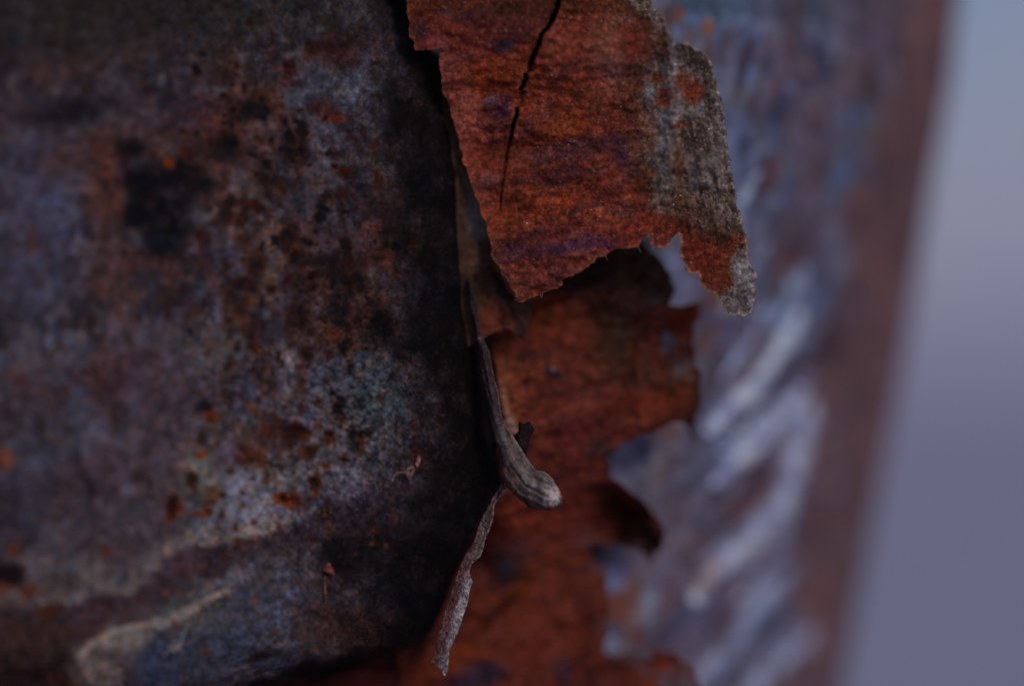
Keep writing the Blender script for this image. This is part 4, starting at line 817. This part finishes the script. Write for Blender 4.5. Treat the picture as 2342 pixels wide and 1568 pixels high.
# small dark stub that stands out of the sheet behind the curl
ST = [(1186, 962), (1199, 969), (1211, 964), (1223, 982), (1213, 996), (1208, 1022), (1200, 1050), (1186, 1030), (1176, 996), (1186, 984)]
sheet("bark_stub", rough_poly(ST, 3, 1.2, 31), lambda x, y: 0.0015 + 0 * x, lambda X, Y, e: alb(np.tile(np.array([[26., 18, 18]]), (len(X), 1)) * (1 + (fB.fbm(X, Y, 8)[:, None] - .5)), E_RED), m_curl, tree,
      cell=2.0, thick=.0006, inflate=.0012, infl_w=12, label="tiny black stub sticking out behind the curled strip")

# ------------------------------------------------------------------ loose bits caught on the bark
def tube(pts, rad, ns=6):
    pts = np.array(pts, float); n = len(pts)
    tan = np.gradient(pts, axis=0); tan /= np.linalg.norm(tan, axis=1)[:, None] + 1e-12
    up = np.array([0, 1, 0.001]); a = np.cross(tan, up); a /= np.linalg.norm(a, axis=1)[:, None] + 1e-12
    b = np.cross(tan, a)
    an = np.arange(ns) * 2 * math.pi / ns
    rad = np.broadcast_to(rad, (n,))
    V = pts[:, None, :] + rad[:, None, None] * (np.cos(an)[None, :, None] * a[:, None, :] + np.sin(an)[None, :, None] * b[:, None, :])
    return V.reshape(-1, 3), grid_faces(n, ns, wrap=True)
def bez(p, n=40):
    p = np.array(p, float); t = np.linspace(0, len(p) - 1, n)
    # Catmull-Rom through the points
    out = []
    for q in t:
        i = min(int(q), len(p) - 2); f = q - i
        p0, p1, p2, p3 = p[max(i - 1, 0)], p[i], p[i + 1], p[min(i + 2, len(p) - 1)]
        out.append(.5 * ((2 * p1) + (-p0 + p2) * f + (2 * p0 - 5 * p1 + 4 * p2 - p3) * f * f + (-p0 + 3 * p1 - 3 * p2 + p3) * f ** 3))
    return np.array(out)
def left_y(px, py):
    xr = np.interp(py, [p[0] for p in LEFT_RIM], [p[1] for p in LEFT_RIM]); c = (xr - 1500) / 2; r = (xr + 1500) / 2
    si = math.sqrt(max(0, 1 - ((px - c) / r) ** 2))
    rel = float(left_relief(np.array([float(px)]), np.array([float(py)]), None)[0])
    return float(np.interp(si, [q[0] for q in L_PROF], [q[1] for q in L_PROF])) - rel * float(sst(0, .22, np.array([si]))[0])
def thread(parts, rad, lift=.0004):
    VV, FF, k = [], [], 0
    for pts in parts:
        q = bez([(x, y, z) for x, y, z in pts])
        yy = np.array([left_y(x, y) for x, y, _ in q]) - lift - q[:, 2] * .001
        W = P(q[:, 0], q[:, 1], yy); V, F = tube(W, rad * np.linspace(1, .55, len(q)))
        VV.append(V); FF.append(F + k); k += len(V)
    return np.concatenate(VV), np.concatenate(FF)
def flat_mat(name, c, r=.8):
    m = material(name, rough=r, grain=5000, grain_amt=.25, bump=.4); return m
m_thread = flat_mat("dry_fibre", None)
def const_col(n, rgb, E=.5): return np.tile(alb(np.array([rgb], float), E), (n, 1))
V, F = thread([[(896, 1100, .3), (902, 1088, .5), (912, 1080, .8), (922, 1080, 1), (931, 1076, .6)],
               [(928, 1082, .5), (934, 1072, 1), (941, 1070, .8), (943, 1078, .6), (936, 1086, .6), (930, 1080, .8)],
               [(932, 1070, .8), (942, 1066, 1), (947, 1074, .7), (940, 1090, .4)],
               [(930, 1084, .8), (937, 1078, 1), (933, 1088, .7), (941, 1096, .3)]], 0.00006)
o = mesh_obj("plant_fibre", V, F, m_thread, None, const_col(len(V), (128, 92, 78), .4)); o["label"] = "tiny curly pale plant fibre caught on the dark stem left of the curled strip"; o["category"] = "plant fibre"
V, F = thread([[(390, 1490, .3), (400, 1478, .8), (412, 1470, .9), (424, 1440, .5), (434, 1420, .2)],
               [(372, 1500, .2), (386, 1488, .6), (402, 1484, .9), (416, 1476, .5)], [(388, 1478, .6), (398, 1470, 1), (410, 1476, .8), (404, 1488, .7), (392, 1484, .9)],
               [(396, 1492, .5), (406, 1480, 1), (418, 1468, .6), (400, 1466, .8)], [(380, 1482, .4), (396, 1480, .9), (412, 1484, .6), (420, 1490, .3)]], 0.00005)
o = mesh_obj("plant_fibre", V, F, m_thread, None, const_col(len(V), (128, 122, 120), .4)); o["label"] = "pale fluffy tuft of fibres on the bluish bark beside the pale tongue at lower left"; o["category"] = "plant fibre"

def chip(poly, lift, bulge, rgb, seed, name, label, cat, tilt=0.0):
    cx = float(np.mean([p[0] for p in poly])); cy = float(np.mean([p[1] for p in poly])); yc = left_y(cx, cy)
    nz = Noise(seed)
    def dep(x, y): return yc - lift - tilt * (y - cy) * KX - (nz.n(x / 6, y / 6) - .5) * .0004
    def cf(X, Y, e):
        c = np.tile(np.array([rgb], float), (len(X), 1)) * (1 + (nz.fbm(X, Y, 8)[:, None] - .5) * .7)
        return alb(c, .42)
    o = sheet(name, rough_poly(poly, 2, .7, seed), dep, cf, m_curl, None, cell=1.2, thick=.0003, inflate=bulge, infl_w=8, label=label)
    o["category"] = cat
    return o
chip([(738, 1302), (744, 1292), (751, 1285), (757, 1290), (765, 1306), (766, 1318), (756, 1312), (746, 1306)], .0008, .0003, (98, 50, 46), 61, "bark_chip", "tiny reddish triangular chip of bark stuck to the dark stem at lower centre left", "bark chip", .5)
chip([(741, 1318), (744, 1317), (745, 1340), (747, 1362), (744, 1382), (741, 1360)], .0004, .0002, (92, 60, 46), 62, "bark_splinter", "thin upright splinter just below the reddish triangular chip", "splinter", 0)
chip([(952, 1050), (957, 1040), (963, 1046), (960, 1062), (954, 1070), (950, 1060)][::1], .0003, .0002, (110, 76, 66), 63, "bark_chip", "tiny pale oval chip of bark on the dark stem above the curly fibre", "bark chip", 0)

# frayed fibres and dust along the flake's torn right edge (uncountable)
rs = np.random.RandomState(5)
VV, FF, CC, k = [], [], [], 0
n_p = len(F1p)
for i in range(420):
    j = rs.randint(n_p); p = F1p[j]; q = F1p[(j + 1) % n_p]
    if p[0] < 1180 or p[1] < -10: continue
    if p[0] < 1480 and rs.rand() < .6: continue
    t = (q - p) / (np.hypot(*(q - p)) + 1e-6); nrm = np.array([-t[1], t[0]])
    L = rs.uniform(3, 9); base = p - nrm * 0
    d = nrm * rs.choice([-1, 1]) * .7 + np.array([rs.uniform(-.5, .5), rs.uniform(-.2, .9)])
    pts = np.array([base, base + d * L * .5 + rs.randn(2) * .8, base + d * L])
    yy = f1_depth(pts[:, 0], pts[:, 1]) - np.array([0.0001, .0003, .0005]) * rs.uniform(-.5, 1.5)
    V, F = tube(P(pts[:, 0], pts[:, 1], yy), np.array([.00003, .000025, .000012]), 4)
    VV.append(V); FF.append(F + k); k += len(V)
    CC.append(const_col(len(V), rs.choice([110, 130, 96]) * np.array([1, .92, .88])))
flake = [o for o in tree.children if o.name.startswith("bark_flake")][0]
o = mesh_obj("frayed_fibre", np.concatenate(VV), np.concatenate(FF), m_thread, flake, np.concatenate(CC)); o["kind"] = "stuff"
VV, FF, k = [], [], 0
cube = np.array([[-1, -1, -1], [1, -1, -1], [1, 1, -1], [-1, 1, -1], [-1, -1, 1], [1, -1, 1], [1, 1, 1], [-1, 1, 1]], float)
cf = np.array([[0, 3, 2, 1], [4, 5, 6, 7], [0, 1, 5, 4], [1, 2, 6, 5], [2, 3, 7, 6], [3, 0, 4, 7]])
spots = [(1541, 102, 2.2), (1544, 148, 3), (1534, 130, 1.4), (1621, 296, 2.4), (1624, 318, 1.2), (1666, 345, 2), (1556, 447, 1.8), (1541, 468, 1.5), (1621, 405, 1.2), (1477, 22, 1.6), (1205, 510, 1.6), (1262, 172, 1.6), (1420, 244, 1.2),
         (1580, 600, 1.6), (1600, 505, 1.2), (1690, 640, 1.4), (1722, 622, 1.6), (1300, 330, 1), (1352, 480, 1), (1492, 118, 1)]
for i in range(70): spots.append((rs.uniform(1200, 1700), rs.uniform(20, 640), rs.uniform(.5, 1.0)))
for (x, y, s) in spots:
    if not inside(F1p, np.array([[x]]), np.array([[float(y)], ]))[0, 0] and x > 1440: 
        pass
    lim = np.interp(y, [0, 100, 300, 500, 640], [1480, 1570, 1655, 1690, 1720])
    lo = np.interp(y, [0, 560, 600, 700], [1200, 1200, 1560, 1660])
    if x > lim - 4 or x < lo: continue
    yy = f1_depth(np.array([x]), np.array([float(y)]))[0]
    M = np.linalg.qr(rs.randn(3, 3))[0]
    V = (cube * np.array([1, .8, .7])) @ M * s * KX * .75 + P(np.array([x]), np.array([float(y)]), np.array([yy - s * KX * .4]))[0]
    VV.append(V); FF.append(cf + k); k += 8
o = mesh_obj("pale_dust", np.concatenate(VV), np.concatenate(FF), m_thread, flake, const_col(k, (190, 186, 190), .5), smooth=False); o["kind"] = "stuff"
print("done", time.time() - T0, "tris", sum(len(o.data.polygons) * 2 for o in sc.objects if o.type == 'MESH'))
